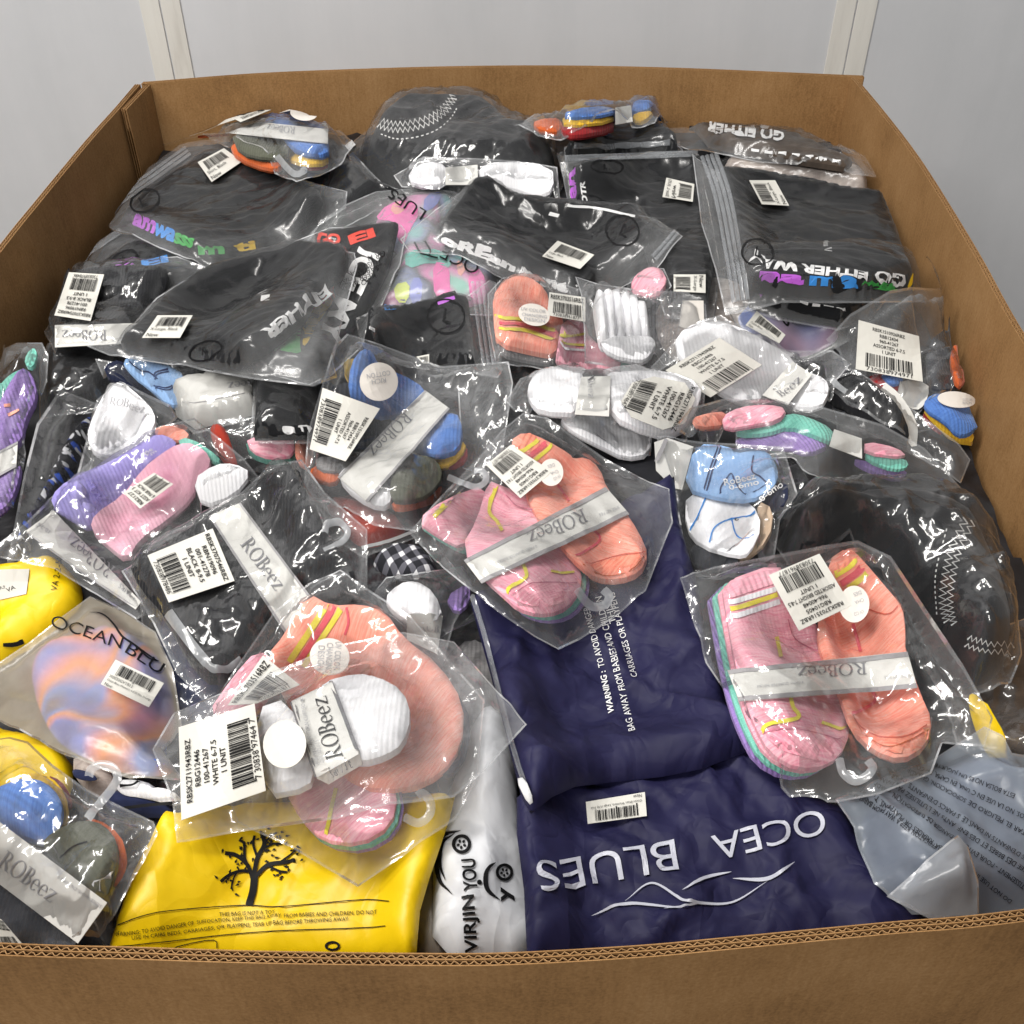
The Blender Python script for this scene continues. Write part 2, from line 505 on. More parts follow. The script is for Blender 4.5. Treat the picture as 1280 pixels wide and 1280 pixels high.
def smoothstep(x): 
    x = np.clip(x, 0, 1)
    return x * x * (3 - 2 * x)
def chaikin(p, it):
    p = np.asarray(p, float)
    for _ in range(it):
        q = np.roll(p, -1, 0)
        p = np.stack([p * 0.75 + q * 0.25, p * 0.25 + q * 0.75], 1).reshape(-1, 2)
    return p
def resample(p, step, closed=True):
    p = np.asarray(p, float)
    out = []
    n = len(p)
    for i in range(n if closed else n - 1):
        a, b = p[i], p[(i + 1) % n]
        k = max(1, int(round(np.linalg.norm(b - a) / step)))
        out += [a + (b - a) * j / k for j in range(k)]
    if not closed: out.append(p[-1])
    return np.array(out)
def spline(p, n=8):
    p = np.asarray(p, float)
    if len(p) < 3: return p
    q = np.vstack([2 * p[0] - p[1], p, 2 * p[-1] - p[-2]])
    out = []
    for i in range(1, len(q) - 2):
        for j in range(n):
            t = j / n
            out.append(0.5 * (2 * q[i] + (q[i + 1] - q[i - 1]) * t + (2 * q[i - 1] - 5 * q[i] + 4 * q[i + 1] - q[i + 2]) * t * t
                              + (3 * q[i] - q[i - 1] - 3 * q[i + 1] + q[i + 2]) * t ** 3))
    out.append(p[-1])
    return np.array(out)
def inpoly(x, y, poly):
    c = np.zeros(x.shape, bool)
    n = len(poly)
    for i in range(n):
        x1, y1 = poly[i]; x2, y2 = poly[(i + 1) % n]
        if y1 == y2: continue
        c ^= ((y1 > y) != (y2 > y)) & (x < (x2 - x1) * (y - y1) / (y2 - y1) + x1)
    return c
def distpoly(x, y, poly):
    P = np.stack([x, y], -1)
    best = np.full(x.shape, 9.0)
    n = len(poly)
    for i in range(n):
        a, b = poly[i], poly[(i + 1) % n]
        ab = b - a
        t = np.clip(((P - a) @ ab) / max(ab @ ab, 1e-12), 0, 1)
        d = P - (a + t[..., None] * ab)
        best = np.minimum(best, np.sqrt((d * d).sum(-1)))
    return best

# the rim of the carton, read off the photograph in the plane z = RIM
rim_back = at_z(PX(188, 104, 300, 95, 400, 90, 560, 85, 700, 84, 850, 87, 1062, 96), RIM)[:, :2]
rim_left = at_z(PX(158, 136, 123, 176, 63, 250, 0, 331), RIM)[:, :2]
rim_right = at_z(PX(1062, 96, 1100, 142, 1146, 204, 1212, 312, 1280, 433), RIM)[:, :2]
rim_front = at_z(PX(0, 1178, 160, 1183, 320, 1188, 520, 1191, 640, 1190, 800, 1181, 900, 1172, 1100, 1153, 1280, 1136), RIM)[:, :2]
XL = rim_left[-1][0] - 0.012
XR = rim_right[-1][0] + 0.012
def wall_left_x(y): return np.interp(y, [0.2, 0.6, rim_left[-1][1], rim_left[-2][1], rim_left[0][1], 2], [XL + 0.03, XL, rim_left[-1][0], rim_left[-2][0], rim_left[0][0], rim_back[0][0]])
def wall_right_x(y): return np.interp(y, [0.2, 0.6, rim_right[-1][1], rim_right[2][1], rim_right[0][1]], [XR - 0.02, XR, rim_right[-1][0], rim_right[2][0], rim_right[0][0]])
yf_l = float(rim_front[0][1]); yf_r = float(rim_front[-1][1])
FL = np.array([float(wall_left_x(yf_l)), yf_l + 0.012]); FR = np.array([float(wall_right_x(yf_r)), yf_r + 0.03])
front_line = np.vstack([FL[None], rim_front, FR[None]])
def keep_in(xy):
    xy = xy.copy()
    xy[:, 1] = np.clip(xy[:, 1], np.interp(xy[:, 0], front_line[:, 0], front_line[:, 1]) + 0.006, np.interp(xy[:, 0], rim_back[:, 0], rim_back[:, 1]) - 0.012)
    xy[:, 0] = np.clip(xy[:, 0], wall_left_x(xy[:, 1]) + 0.008, wall_right_x(xy[:, 1]) - 0.008)
    return xy

mound = np.exp(-((GXX) / 0.36) ** 2 - ((GYY - 0.85) / 0.5) ** 2)
H = RIM + np.interp(GYY, [0.3, 0.6, 0.9, 1.1, 1.3, 1.6], [-0.19, -0.175, -0.145, -0.115, -0.10, -0.09]) + 0.015 * mound + 0.008 * noise2(GXX * 9, GYY * 9) + 0.012 * noise2(GXX * 4 + 5, GYY * 4)
H0 = H.copy()

TS = np.linspace(0.35, 2.7, 560)
def hit(p, S):
    """where the camera's ray through each pixel meets the height field S"""
    d = rays(p)
    X = CAM[0] + d[:, :1] * TS; Y = CAM[1] + d[:, 1:2] * TS; ZZ = CAM[2] + d[:, 2:] * TS
    f = ZZ - samp(S, X, Y)
    k = np.argmax(f < 0, axis=1)
    k = np.where(k == 0, len(TS) - 1, k)
    r = np.arange(len(k))
    f0, f1 = f[r, k - 1], f[r, k]
    a = np.clip(f0 / np.maximum(f0 - f1, 1e-9), 0, 1)
    t = TS[k - 1] + (TS[k] - TS[k - 1]) * a
    return np.stack([CAM[0] + d[:, 0] * t, CAM[1] + d[:, 1] * t], 1)

# ------------------------------------------------------------------ mesh helpers
def mesh_obj(name, verts, faces, mat, parent=None, origin=(0, 0, 0), ang=0.0, smooth=True, uv=None):
    me = bpy.data.meshes.new(name)
    v = np.asarray(verts, float) - np.asarray(origin)
    me.from_pydata(v.tolist(), [], [tuple(int(i) for i in f) for f in faces])
    if smooth: me.polygons.foreach_set('use_smooth', [True] * len(me.polygons))
    lay = me.uv_layers.new(name='UVMap')
    li = np.empty(len(me.loops), int); me.loops.foreach_get('vertex_index', li)
    src = np.asarray(verts, float)[:, :2] if uv is None else np.asarray(uv, float)
    c, s = math.cos(ang), math.sin(ang)
    u = np.stack([src[:, 0] * c + src[:, 1] * s, -src[:, 0] * s + src[:, 1] * c], 1)
    lay.data.foreach_set('uv', u[li].ravel())
    me.materials.append(MATS[mat])
    o = bpy.data.objects.new(name, me)
    COL.objects.link(o)
    if parent is not None: o.parent = parent
    return o
def tag(o, label=None, cat=None, group=None, kind=None):
    if label: o['label'] = label
    if cat: o['category'] = cat
    if group: o['group'] = group
    if kind: o['kind'] = kind
    return o
def box_mesh(b, lo, hi):
    x0, y0, z0 = lo; x1, y1, z1 = hi
    n = len(b[0])
    b[0].extend([(x0, y0, z0), (x1, y0, z0), (x1, y1, z0), (x0, y1, z0), (x0, y0, z1), (x1, y0, z1), (x1, y1, z1), (x0, y1, z1)])
    b[1].extend([tuple(n + i for i in f) for f in ((0, 3, 2, 1), (4, 5, 6, 7), (0, 1, 5, 4), (1, 2, 6, 5), (2, 3, 7, 6), (3, 0, 4, 7))])

_fonts = {}
def text_mesh(s, bold=0.0):
    """flat lettering as (verts 0..1, triangles, aspect)"""
    key = (s, bold)
    if key in _fonts: return _fonts[key]
    cu = bpy.data.curves.new('lettering', 'FONT')
    cu.body = s
    cu.resolution_u = 2 if len(s) > 6 else 6
    cu.offset = bold
    cu.fill_mode = 'FRONT'
    ob = bpy.data.objects.new('lettering', cu)
    me = bpy.data.meshes.new_from_object(ob)
    n = len(me.vertices)
    v = np.empty(n * 3); me.vertices.foreach_get('co', v); v = v.reshape(-1, 3)[:, :2]
    me.calc_loop_triangles()
    f = [tuple(t.vertices) for t in me.loop_triangles]
    bpy.data.objects.remove(ob); bpy.data.curves.remove(cu); bpy.data.meshes.remove(me)
    lo, hi = v.min(0), v.max(0)
    _fonts[key] = ((v - lo) / np.maximum(hi - lo, 1e-6), f, (hi[0] - lo[0]) / max(hi[1] - lo[1], 1e-6))
    return _fonts[key]

def serif_logo(word='ROBeez'):
    """the thick-and-thin serif word, letter by letter"""
    V, F = [], []
    def quad(*p):
        n = len(V); V.extend(p); F.append((n, n + 1, n + 2)); F.append((n, n + 2, n + 3))
    def rect(x, a, b, c, d): quad((x + a, b), (x + c, b), (x + c, d), (x + a, d))
    def ring(x, cx, cy_, rx, ry, tx, ty, a0, a1, n=16):
        for i in range(n):
            q = []
            for a in (a0 + (a1 - a0) * i / n, a0 + (a1 - a0) * (i + 1) / n):
                c, s = math.cos(R(a)), math.sin(R(a))
                q.append(((x + cx + rx * c, cy_ + ry * s), (x + cx + (rx - tx) * c, cy_ + (ry - ty) * s)))
            quad(q[0][0], q[1][0], q[1][1], q[0][1])
    x = 0.0
    for ch in word:
        if ch in 'RB':
            rect(x, .10, .05, .23, .95); rect(x, 0, 0, .33, .05); rect(x, 0, .95, .23, 1)
            rect(x, .23, .955, .32, 1)
            if ch == 'R':
                rect(x, .23, .46, .32, .50)
                ring(x, .32, .73, .27, .27, .13, .045, -90, 90, 10)
                quad((x + .28, .46), (x + .43, .46), (x + .80, 0), (x + .62, 0))
                rect(x, .62, 0, .88, .04)
                x += .86
            else:
                rect(x, .23, .51, .32, .55); rect(x, .23, 0, .34, .05)
                ring(x, .32, .755, .22, .245, .12, .045, -90, 90, 10)
                ring(x, .34, .275, .28, .275, .13, .045, -90, 90, 10)
                x += .70
        elif ch == 'O':
            ring(x, .44, .5, .44, .52, .13, .045, 0, 360, 26); x += .94
        elif ch == 'e':
            ring(x, .28, .33, .28, .35, .11, .05, 0, 318, 18); rect(x, .12, .33, .55, .375); x += .62
        elif ch == 'z':
            rect(x, .03, .62, .56, .67); rect(x, .03, .52, .07, .62)
            quad((x + .40, .62), (x + .56, .62), (x + .18, .05), (x + .02, .05))
            rect(x, .02, 0, .58, .05); rect(x, .54, .05, .58, .16); x += .62
    v = np.array(V); lo, hi = v.min(0), v.max(0)
    return ((v - lo) / (hi - lo), F, (hi[0] - lo[0]) / (hi[1] - lo[1]))
LOGO = serif_logo()
LOGO_END = serif_logo('Beez')
LOGO_START = serif_logo('ROB')

def lerp_quad(q, u, v):
    """q = TL, TR, BR, BL in pixels; v runs downward"""
    q = np.asarray(q, float)
    u = np.asarray(u)[..., None]; v = np.asarray(v)[..., None]
    return q[0] * (1 - u) * (1 - v) + q[1] * u * (1 - v) + q[2] * u * v + q[3] * (1 - u) * v
def tq(p, h):
    """quad of a line of lettering: baseline from p[0] to p[1], height h pixels"""
    a, b = np.asarray(p, float)
    d = (b - a) / np.linalg.norm(b - a)
    up = np.array([d[1], -d[0]]) * h
    return np.array([a + up, b + up, b, a])
def ellipse(c, rx, ry, ang=0.0, n=28):
    c = np.asarray(c, float).ravel()
    t = np.arange(n) * 2 * math.pi / n
    x, y = rx * np.cos(t), ry * np.sin(t)
    return np.stack([c[0] + x * math.cos(ang) - y * math.sin(ang), c[1] + x * math.sin(ang) + y * math.cos(ang)], 1)
def stroke_poly(p, wd, taper=False, n=8):
    p = spline(p, n) if len(p) > 2 else np.linspace(p[0], p[-1], max(2, n * 2))
    d = np.gradient(p, axis=0)
    d /= np.maximum(np.linalg.norm(d, axis=1, keepdims=True), 1e-9)
    nrm = np.stack([-d[:, 1], d[:, 0]], 1)
    k = np.full(len(p), wd / 2.0)
    if taper:
        s = np.linspace(0, 1, len(p)); k = k * np.clip(np.sin(math.pi * s) ** 0.7, 0.08, 1)
    return p + nrm * k[:, None], p - nrm * k[:, None]

# ------------------------------------------------------------------ one lying package
class Item:
    def __init__(s, name, label, cat, group=None, r=5, lift=0.0, outline=None):
        if name == 'bagged_shirt': r = 8
        s.B = cover(H, r) + 0.001 + lift
        s.Hs = cover(H, 1) + 0.0012
        s.T = s.B.copy()
        s.e = bpy.data.objects.new(name, None)
        COL.objects.link(s.e)
        tag(s.e, label, cat, group)
        s.org = None
        s.seed = random.random() * 50
        s.hmax = 0.0
        s.touch = np.zeros(H.shape, bool)
    def origin(s, xy):
        if s.org is None:
            c = xy.mean(0)
            s.org = np.array([c[0], c[1], float(samp(s.B, c[:1], c[1:2])[0])])
            s.e.location = s.org
        return s.org
    def tri(s, poly, step):
        lo, hi = poly.min(0), poly.max(0)
        hx = step; hy = step * 0.866
        X, Y = np.meshgrid(np.arange(lo[0], hi[0], hx), np.arange(lo[1], hi[1], hy))
        X = X + (np.arange(X.shape[0]) % 2)[:, None] * hx / 2
        rng = np.random.RandomState(int(s.seed * 10))
        X = X + rng.uniform(-.12, .12, X.shape) * step; Y = Y + rng.uniform(-.12, .12, Y.shape) * step
        X, Y = X.ravel(), Y.ravel()
        m = inpoly(X, Y, poly)
        X, Y = X[m], Y[m]
        if len(X):
            m = distpoly(X, Y, poly) > step * 0.45
            X, Y = X[m], Y[m]
        pts = np.vstack([poly, np.stack([X, Y], 1)])
        vs, es, fs, _, _, _ = geometry.delaunay_2d_cdt([Vector(p) for p in pts], [], [list(range(len(poly)))], 1, 1e-7)
        return np.array([tuple(v) for v in vs]), [f for f in fs if len(f) == 3]
    def _raster(s, poly, fn):
        lo, hi = poly.min(0), poly.max(0)
        i0, i1 = max(0, int((lo[0] - GX0) / GS)), min(NX, int((hi[0] - GX0) / GS) + 2)
        j0, j1 = max(0, int((lo[1] - GY0) / GS)), min(NY, int((hi[1] - GY0) / GS) + 2)
        if i1 <= i0 or j1 <= j0: return
        X, Y = GXX[j0:j1, i0:i1], GYY[j0:j1, i0:i1]
        m = inpoly(X, Y, poly)
        if not m.any(): return
        z = fn(X[m], Y[m], distpoly(X[m], Y[m], poly))
        sub = s.T[j0:j1, i0:i1]
        sub[m] = np.maximum(sub[m], z)
        s.touch[j0:j1, i0:i1] |= m
    def _emit(s, name, xy, z, faces, mat, parent, ang):
        o = s.origin(xy)
        P = np.column_stack([xy, z])
        # keep every triangle facing up
        F = []
        for a, b, c in faces:
            if (xy[b][0] - xy[a][0]) * (xy[c][1] - xy[a][1]) - (xy[b][1] - xy[a][1]) * (xy[c][0] - xy[a][0]) < 0: F.append((a, c, b))
            else: F.append((a, b, c))
        return P, F
    def folds(s, xy, rng, amp, cang, dens, wmin=0.0028, wmax=0.006, lmax=0.05):
        """straight creases pressed into a sheet"""
        lo, hi = xy.min(0), xy.max(0)
        K = int(np.clip((hi - lo).prod() * dens, 12, 150))
        fl = [(rng.uniform(lo[0], hi[0]), rng.uniform(lo[1], hi[1]), cang + rng.normal(0, 0.9), rng.uniform(0.2, 1) * lmax, rng.uniform(wmin, wmax), rng.choice([-0.5, 1]) * rng.uniform(0.2, 0.55) * amp) for _ in range(K)]
        def f(x, y):
            z = np.zeros(x.shape)
            for cx, cyy, a, L, wd, am in fl:
                u = (x - cx) * math.cos(a) + (y - cyy) * math.sin(a)
                v_ = -(x - cx) * math.sin(a) + (y - cyy) * math.cos(a)
                z += am * np.clip(1 - (u / L) ** 2, 0, 1) * np.exp(-np.abs(v_ / wd) ** 1.4)
            return z
        return f
    def solid(s, name, pp, h, mat, r=0.012, smooth=2, amp=0.0, scale=0.03, aniso=1.0, cang=0.0, ang=0.0, on='B', step=0.006, parent=None, label=None, fold=0.0, e0=0.0):
        """a soft padded body standing h above what it lies on, its edge rounded over r"""
        base = s.B if on == 'B' else cover(s.T, 2)
        s.hmax = max(s.hmax, h)
        pp = chaikin(pp, smooth) if smooth else np.asarray(pp, float)
        pp = resample(pp, 6)
        xy = keep_in(hit(pp, base + h * 0.45))
        sd = s.seed
        ff = s.folds(xy, np.random.RandomState(int(s.seed * 90) + 5), fold, cang, 900, 0.003, 0.010, 0.11) if fold else None
        def fn(x, y, d):
            k = np.clip(d / r, 0, 1)
            prof = np.sqrt(np.clip(1 - (1 - k) ** 2, 0, 1))
            z = samp(base, x, y) + h * (e0 + (1 - e0) * prof)
            if ff: z = z + ff(x, y) * smoothstep(d / 0.008)
            if amp: z = z + amp * (creases(x, y, scale, cang, aniso, sd) - 0.5) * smoothstep(d / (r * 0.8 + 0.004))
            return z
        v, f = s.tri(xy, step)
        d = distpoly(v[:, 0], v[:, 1], xy)
        d[:len(xy)] = 0
        z = fn(v[:, 0], v[:, 1], d)
        zb = samp(base, v[:, 0], v[:, 1]) - 0.0004
        P, F = s._emit(name, v, z, f, mat, parent, ang)
        n = len(P)
        bot = np.column_stack([v, np.minimum(zb, z - 0.0003)])
        allv = np.vstack([P, bot])
        # rim faces between the two skins
        cnt = {}
        for a, b, c in F:
            for e in ((a, b), (b, c), (c, a)): cnt[e] = 1
        rim = [e for e in cnt if (e[1], e[0]) not in cnt]
        ids = sorted({i for e in rim for i in e})
        loc = {i: k for k, i in enumerate(ids)}
        if e0:
            m_ = len(ids); o2 = 2 * n
            allv = np.vstack([allv, P[ids], bot[ids]])
            side = [(o2 + loc[b_], o2 + loc[a_], o2 + m_ + loc[a_], o2 + m_ + loc[b_]) for a_, b_ in rim]
        else:
            side = [(e[1], e[0], e[0] + n, e[1] + n) for e in rim]
        allf = F + [(c + n, b + n, a + n) for a, b, c in F] + side
        ob = mesh_obj(name, allv, allf, mat, parent or s.e, s.org, ang)
        if label: ob['label'] = label
        s._raster(xy, fn)
        s.last = xy
        return ob
    def patch(s, name, pp, mat, off=0.0012, parent=None, smooth=0, step=0.008, ang=0.0, thick=0.0004, soft=1, raster=False, label=None):
        """a thin sheet (paper, print) lying on the item's present top"""
        base = blur(cover(s.T, 3), 3) + 0.0006 if soft == 3 else (blur(s.T, soft) if soft else s.T)
        if smooth: pp = chaikin(pp, smooth)
        pp = resample(pp, 7)
        xy = keep_in(hit(pp, base + off))
        v, f = s.tri(xy, step)
        z = np.maximum(samp(base, v[:, 0], v[:, 1]), samp(s.T, v[:, 0], v[:, 1])) + off
        if soft == 3: z = samp(base, v[:, 0], v[:, 1]) + off
        s.surf = base
        P, F = s._emit(name, v, z, f, mat, parent, ang)
        n = len(P)
        bot = P - (0, 0, thick)
        cnt = {}
        for a, b, c in F:
            for e in ((a, b), (b, c), (c, a)): cnt[e] = 1
        side = [(e[1], e[0], e[0] + n, e[1] + n) for e in cnt if (e[1], e[0]) not in cnt]
        ob = mesh_obj(name, np.vstack([P, bot]), F + [(c + n, b + n, a + n) for a, b, c in F] + side, mat, parent or s.e, s.org, ang, smooth=False if thick < 0.001 else True)
        if label: ob['label'] = label
        if raster: s._raster(xy, lambda x, y, d: samp(base, x, y) + off)
        return ob
    def stroke(s, name, p, wd, mat, off=0.0012, parent=None, taper=False, n=6, thick=0.0):
        """a ribbon along a line: printed stroke, knitted stripe, hook"""
        l, r_ = stroke_poly(p, wd, taper, n)
        base = blur(s.T, 1)
        L, Rr = keep_in(hit(l, base + off)), keep_in(hit(r_, base + off))
        M = (L + Rr) / 2
        k = len(L)
        xy = np.vstack([L, M, Rr])
        z = np.maximum(samp(base, xy[:, 0], xy[:, 1]), samp(s.T, xy[:, 0], xy[:, 1])) + off
        if thick: z[k:2 * k] += thick
        F = []
        for i in range(k - 1):
            for a in (0, k): F.append((a + i, a + i + 1, a + k + i + 1, a + k + i))
        s.origin(xy)
        return mesh_obj(name, np.column_stack([xy, z]), F, mat, parent or s.e, s.org)
    def film(s, pp, mat='clear_film', gap=0.0015, amp=0.004, scale=0.04, aniso=1.6, cang=0.6, smooth=0, step=0.004, r=2, edge=0.018, name='bag', ruffle=0.003, seam=True):
        base = cover(s.T, r) + gap
        low = s.Hs
        pp = np.asarray(pp, float)
        pp = pp.mean(0) + (pp - pp.mean(0)) * 1.035
        pp = resample(chaikin(pp, smooth) if smooth else pp, 6)
        inside = blur(s.touch.astype(float), 2)
        rng = np.random.RandomState(int(s.seed * 100) + 1)
        xy = keep_in(hit(pp, s.B + 0.002 + 0.35 * s.hmax))
        sd = s.seed + 3
        T0 = s.T.copy()
        folds = s.folds(xy, rng, amp, cang, 2600)
        def fn(x, y, d):
            e = smoothstep(d / edge)
            z0 = samp(low, x, y) + 0.0015
            zb = samp(s.B, x, y) + 0.0015
            z = (0.45 * z0 + 0.55 * zb) * (1 - e) + samp(base, x, y) * e
            c = creases(x, y, scale, cang, aniso, sd)
            c2 = creases(x, y, scale * 0.45, cang + 1.1, 1.3, sd + 11)
            c = c ** 1.8
            z = z + folds(x, y) + amp * (0.7 * c + 0.3 * c2) * (0.35 + 0.65 * e) + ruffle * (1 - e) * (0.5 + noise2(x / 0.02 + sd, y / 0.02))
            return np.maximum(z, samp(T0, x, y) + 0.0007)
        v, f = s.tri(xy, step)
        d = distpoly(v[:, 0], v[:, 1], xy)
        z = fn(v[:, 0], v[:, 1], d)
        P, F = s._emit(name, v, z, f, mat, None, 0)
        ob = mesh_obj(name, P, F, mat, s.e, s.org, random.random() * 6)
        la = ob.data.attributes.new('loose', 'FLOAT', 'POINT')
        la.data.foreach_set('value', np.clip(1 - samp(inside, v[:, 0], v[:, 1]), 0, 1))
        s._raster(xy, fn)
        s.bag = ob
        if seam:
            # the heat-sealed edge, a narrow hazier strip all round
            n = len(xy)
            cen = xy.mean(0)
            tg = np.roll(xy, -1, 0) - np.roll(xy, 1, 0)
            tg /= np.maximum(np.linalg.norm(tg, axis=1, keepdims=True), 1e-9)
            nr = np.stack([-tg[:, 1], tg[:, 0]], 1)
            if (np.sum(xy[:, 0] * np.roll(xy[:, 1], -1) - np.roll(xy[:, 0], -1) * xy[:, 1])) < 0: nr = -nr
            ins = xy + nr * 0.0015
            zz0 = fn(xy[:, 0], xy[:, 1], np.zeros(n)) + 0.0005
            zz1 = fn(ins[:, 0], ins[:, 1], np.full(n, 0.0015)) + 0.0008
            Fq = [(i, (i + 1) % n, n + (i + 1) % n, n + i) for i in range(n)]
            mesh_obj('seam', np.vstack([np.column_stack([xy, zz0]), np.column_stack([ins, zz1])]), Fq, 'seam_film', ob, s.org)
        return ob
    def flat(s, name, v01, faces, quad, mat, off, parent, surf=None):
        """lay a flat figure (0..1, y up) into a pixel quad on the item's top"""
        U = np.linspace(0, 1, 9); V = np.linspace(0, 1, 3)
        uu, vv = np.meshgrid(U, V)
        g = keep_in(hit(lerp_quad(quad, uu, vv).reshape(-1, 2), (blur(s.T, 1) if surf is None else surf) + off)).reshape(3, 9, 2)
        fu = np.clip(v01[:, 0] * 8, 0, 7.999); fv = np.clip((1 - v01[:, 1]) * 2, 0, 1.999)
        iu, iv = fu.astype(int), fv.astype(int)
        au, av = (fu - iu)[:, None], (fv - iv)[:, None]
        xy = g[iv, iu] * (1 - au) * (1 - av) + g[iv, iu + 1] * au * (1 - av) + g[iv + 1, iu] * (1 - au) * av + g[iv + 1, iu + 1] * au * av
        return xy
    def put(s, name, parts, mat, off=0.0016, parent=None, fine=0.0, surf=None):
        """parts: list of (v01, faces, quad); joined into one printed figure"""
        V, F = [], []
        for v01, f, q in parts:
            xy = s.flat(name, v01, f, q, mat, off, parent, surf)
            n = len(V)
            V += xy.tolist(); F += [tuple(i + n for i in t) for t in f]
        xy = np.array(V)
        if fine:
            bm = bmesh.new()
            bv = [bm.verts.new((p[0], p[1], 0)) for p in V]
            for t in F:
                try: bm.faces.new([bv[i] for i in t])
                except ValueError: pass
            for _ in range(3):
                es = [e for e in bm.edges if e.calc_length() > fine]
                if not es: break
                bmesh.ops.subdivide_edges(bm, edges=es, cuts=1)
                bmesh.ops.triangulate(bm, faces=bm.faces[:])
            bm.verts.index_update()
            xy = np.array([(v.co.x, v.co.y) for v in bm.verts]); F = [tuple(v.index for v in f.verts) for f in bm.faces]
            bm.free()
        if surf is not None: z = samp(surf, xy[:, 0], xy[:, 1]) + off
        else: z = np.maximum(samp(blur(s.T, 1), xy[:, 0], xy[:, 1]), samp(s.T, xy[:, 0], xy[:, 1])) + off
        s.origin(xy)
        return mesh_obj(name, np.column_stack([xy, z]), F, mat, parent or s.e, s.org, smooth=False)
    def text(s, txt, p, h, mat='ink_black', bold=0.0, off=0.0016, parent=None, name='lettering', fine=0.0, surf=None):
        v, f, a = txt if isinstance(txt, tuple) else text_mesh(txt, bold)
        return s.put(name, [(v, f, tq(p, h))], mat, off, parent, fine, surf)
    def label(s, quad, lines, code=0.42, digits=None, off=0.0014, mat='label_paper', small=False, name='label', lh=None, first='lines', rnd=0.0):
        """paper sticker: lines of print, then a barcode (quad = TL TR BR BL as read)"""
        quad = np.asarray(quad, float)
        paper_ob = s.patch(name, chaikin(quad, 1) if rnd else quad, mat, off, step=0.007, soft=3)
        sf = s.surf
        wpx = (np.linalg.norm(quad[1] - quad[0]) + np.linalg.norm(quad[2] - quad[3])) / 2
        hpx = (np.linalg.norm(quad[3] - quad[0]) + np.linalg.norm(quad[2] - quad[1])) / 2
        def sub(u0, u1, v0, v1): return lerp_quad(quad, np.array([u0, u1, u1, u0]), np.array([v0, v0, v1, v1]))
        top = 0.07
        body = 1 - code - 0.10
        if first == 'code': lo_l, lo_c = code + 0.12, 0.08
        else: lo_l, lo_c = top, 1 - code - 0.02
        figs = []
        pitch = body / max(1, len(lines))
        for i, ln in enumerate(lines):
            v, f, a = text_mesh(ln, 0.012 if not small else 0.0)
            hh = pitch * 0.66
            ww = min(0.9, a * hh * hpx / wpx)
            c = 0.5 if not small else 0.06 + ww / 2
            y0 = lo_l + i * pitch
            figs.append((v, f, sub(c - ww / 2, c + ww / 2, y0, y0 + hh)))
        if figs: s.put('lettering', figs, 'ink_black', off + 0.0011, paper_ob, surf=sf)
        bars = []
        rng = random.Random(int(s.seed * 1000) + len(lines))
        x = 0.14
        bh = code * (0.72 if digits else 0.92)
        V = np.array([(0, 0), (1, 0), (1, 1), (0, 1)], float)
        while x < 0.86:
            wd = rng.choice([0.008, 0.008, 0.016, 0.024])
            ext = 1.12 if (x < 0.17 or x > 0.83 or 0.48 < x < 0.52) else 1.0
            bars.append((V, [(0, 1, 2), (0, 2, 3)], sub(x, x + wd, lo_c, lo_c + bh * ext)))
            x += wd + rng.choice([0.008, 0.010, 0.018])
        if digits:
            v, f, a = text_mesh(digits, 0.0)
            bars.append((v, f, sub(0.16, 0.84, lo_c + bh * 1.06, lo_c + code * 0.98)))
        s.put('barcode', bars, 'ink_black', off + 0.0011, paper_ob, surf=sf)
        return paper_ob
    def band(s, quad, logo=None, logo_h=0, border=0.12, off=0.002, mat='card_paper', extra=None, lm='ink_grey', which=None, tiny=None):
        """the printed paper band round a pack, grey lines along both edges (quad TL TR BR BL)"""
        quad = np.asarray(quad, float)
        b = s.patch('band', quad, mat, off, soft=3, thick=0.0006, raster=True, step=0.006)
        sf = s.surf
        V = np.array([(0, 0), (1, 0), (1, 1), (0, 1)], float)
        if border:
            figs = []
            for v0, v1 in ((0.0, border), (1 - border, 1.0)):
                q = lerp_quad(quad, np.array([0, 1, 1, 0]), np.array([v0, v0, v1, v1]))
                n = 14
                G = np.array([(i / n, j) for j in (0, 1) for i in range(n + 1)], float)
                F = []
                for i in range(n): F += [(i, i + 1, n + 2 + i), (i, n + 2 + i, n + 1 + i)]
                figs.append((G, F, q))
            s.put('border', figs, 'ink_border', off + 0.0008, b, surf=sf)
        if logo is not None: s.put('lettering', [((which or LOGO)[0], (which or LOGO)[1], tq(logo, logo_h))], lm, off + 0.0012, b, surf=sf)
        if tiny:
            for t_, p_, h_ in tiny: s.text(t_, p_, h_, 'ink_lightgrey', 0.0, off + 0.0012, b, name='small_print', surf=sf)
        return b
    def tagdisc(s, c, rx, ry, ang=0.0, words=(), wp=None, wh=0, off=0.0016, mat='tag_paper'):
        o = s.patch('round_sticker', ellipse(c, rx, ry, ang), mat, off, soft=3)
        sf = s.surf
        for t_, p_ in zip(words, wp or ()): s.text(t_, p_, wh, 'ink_lightgrey', 0.0, off + 0.0011, o, surf=sf)
        return o
    def hook(s, p, wd, off=0.004, mat='hook_plastic'):
        return s.stroke('hanger_hook', p, wd, mat, off, thick=0.0016, n=8)
    def sock(s, pp, h, mat, r=0.012, on='B', amp=0.0026, scale=0.02, aniso=1.8, **k):
        """a folded pair: the lower sock's edge shows a little under the upper one"""
        k.setdefault('smooth', 1)
        if mat == 'white_knit': amp, scale = 0.0055, 0.017
        if h >= 0.016:
            s.solid('sock', np.asarray(pp) + (0.8, 2.6), h * 0.26, mat, r=0.004, e0=0.7, on=on, smooth=1, ang=k.get('ang', 0), step=0.005)
            return s.solid('sock', pp, h * 0.30, mat, e0=0.55, r=min(r, 0.007), on='T', amp=amp, scale=scale, aniso=aniso, step=0.0045, **k)
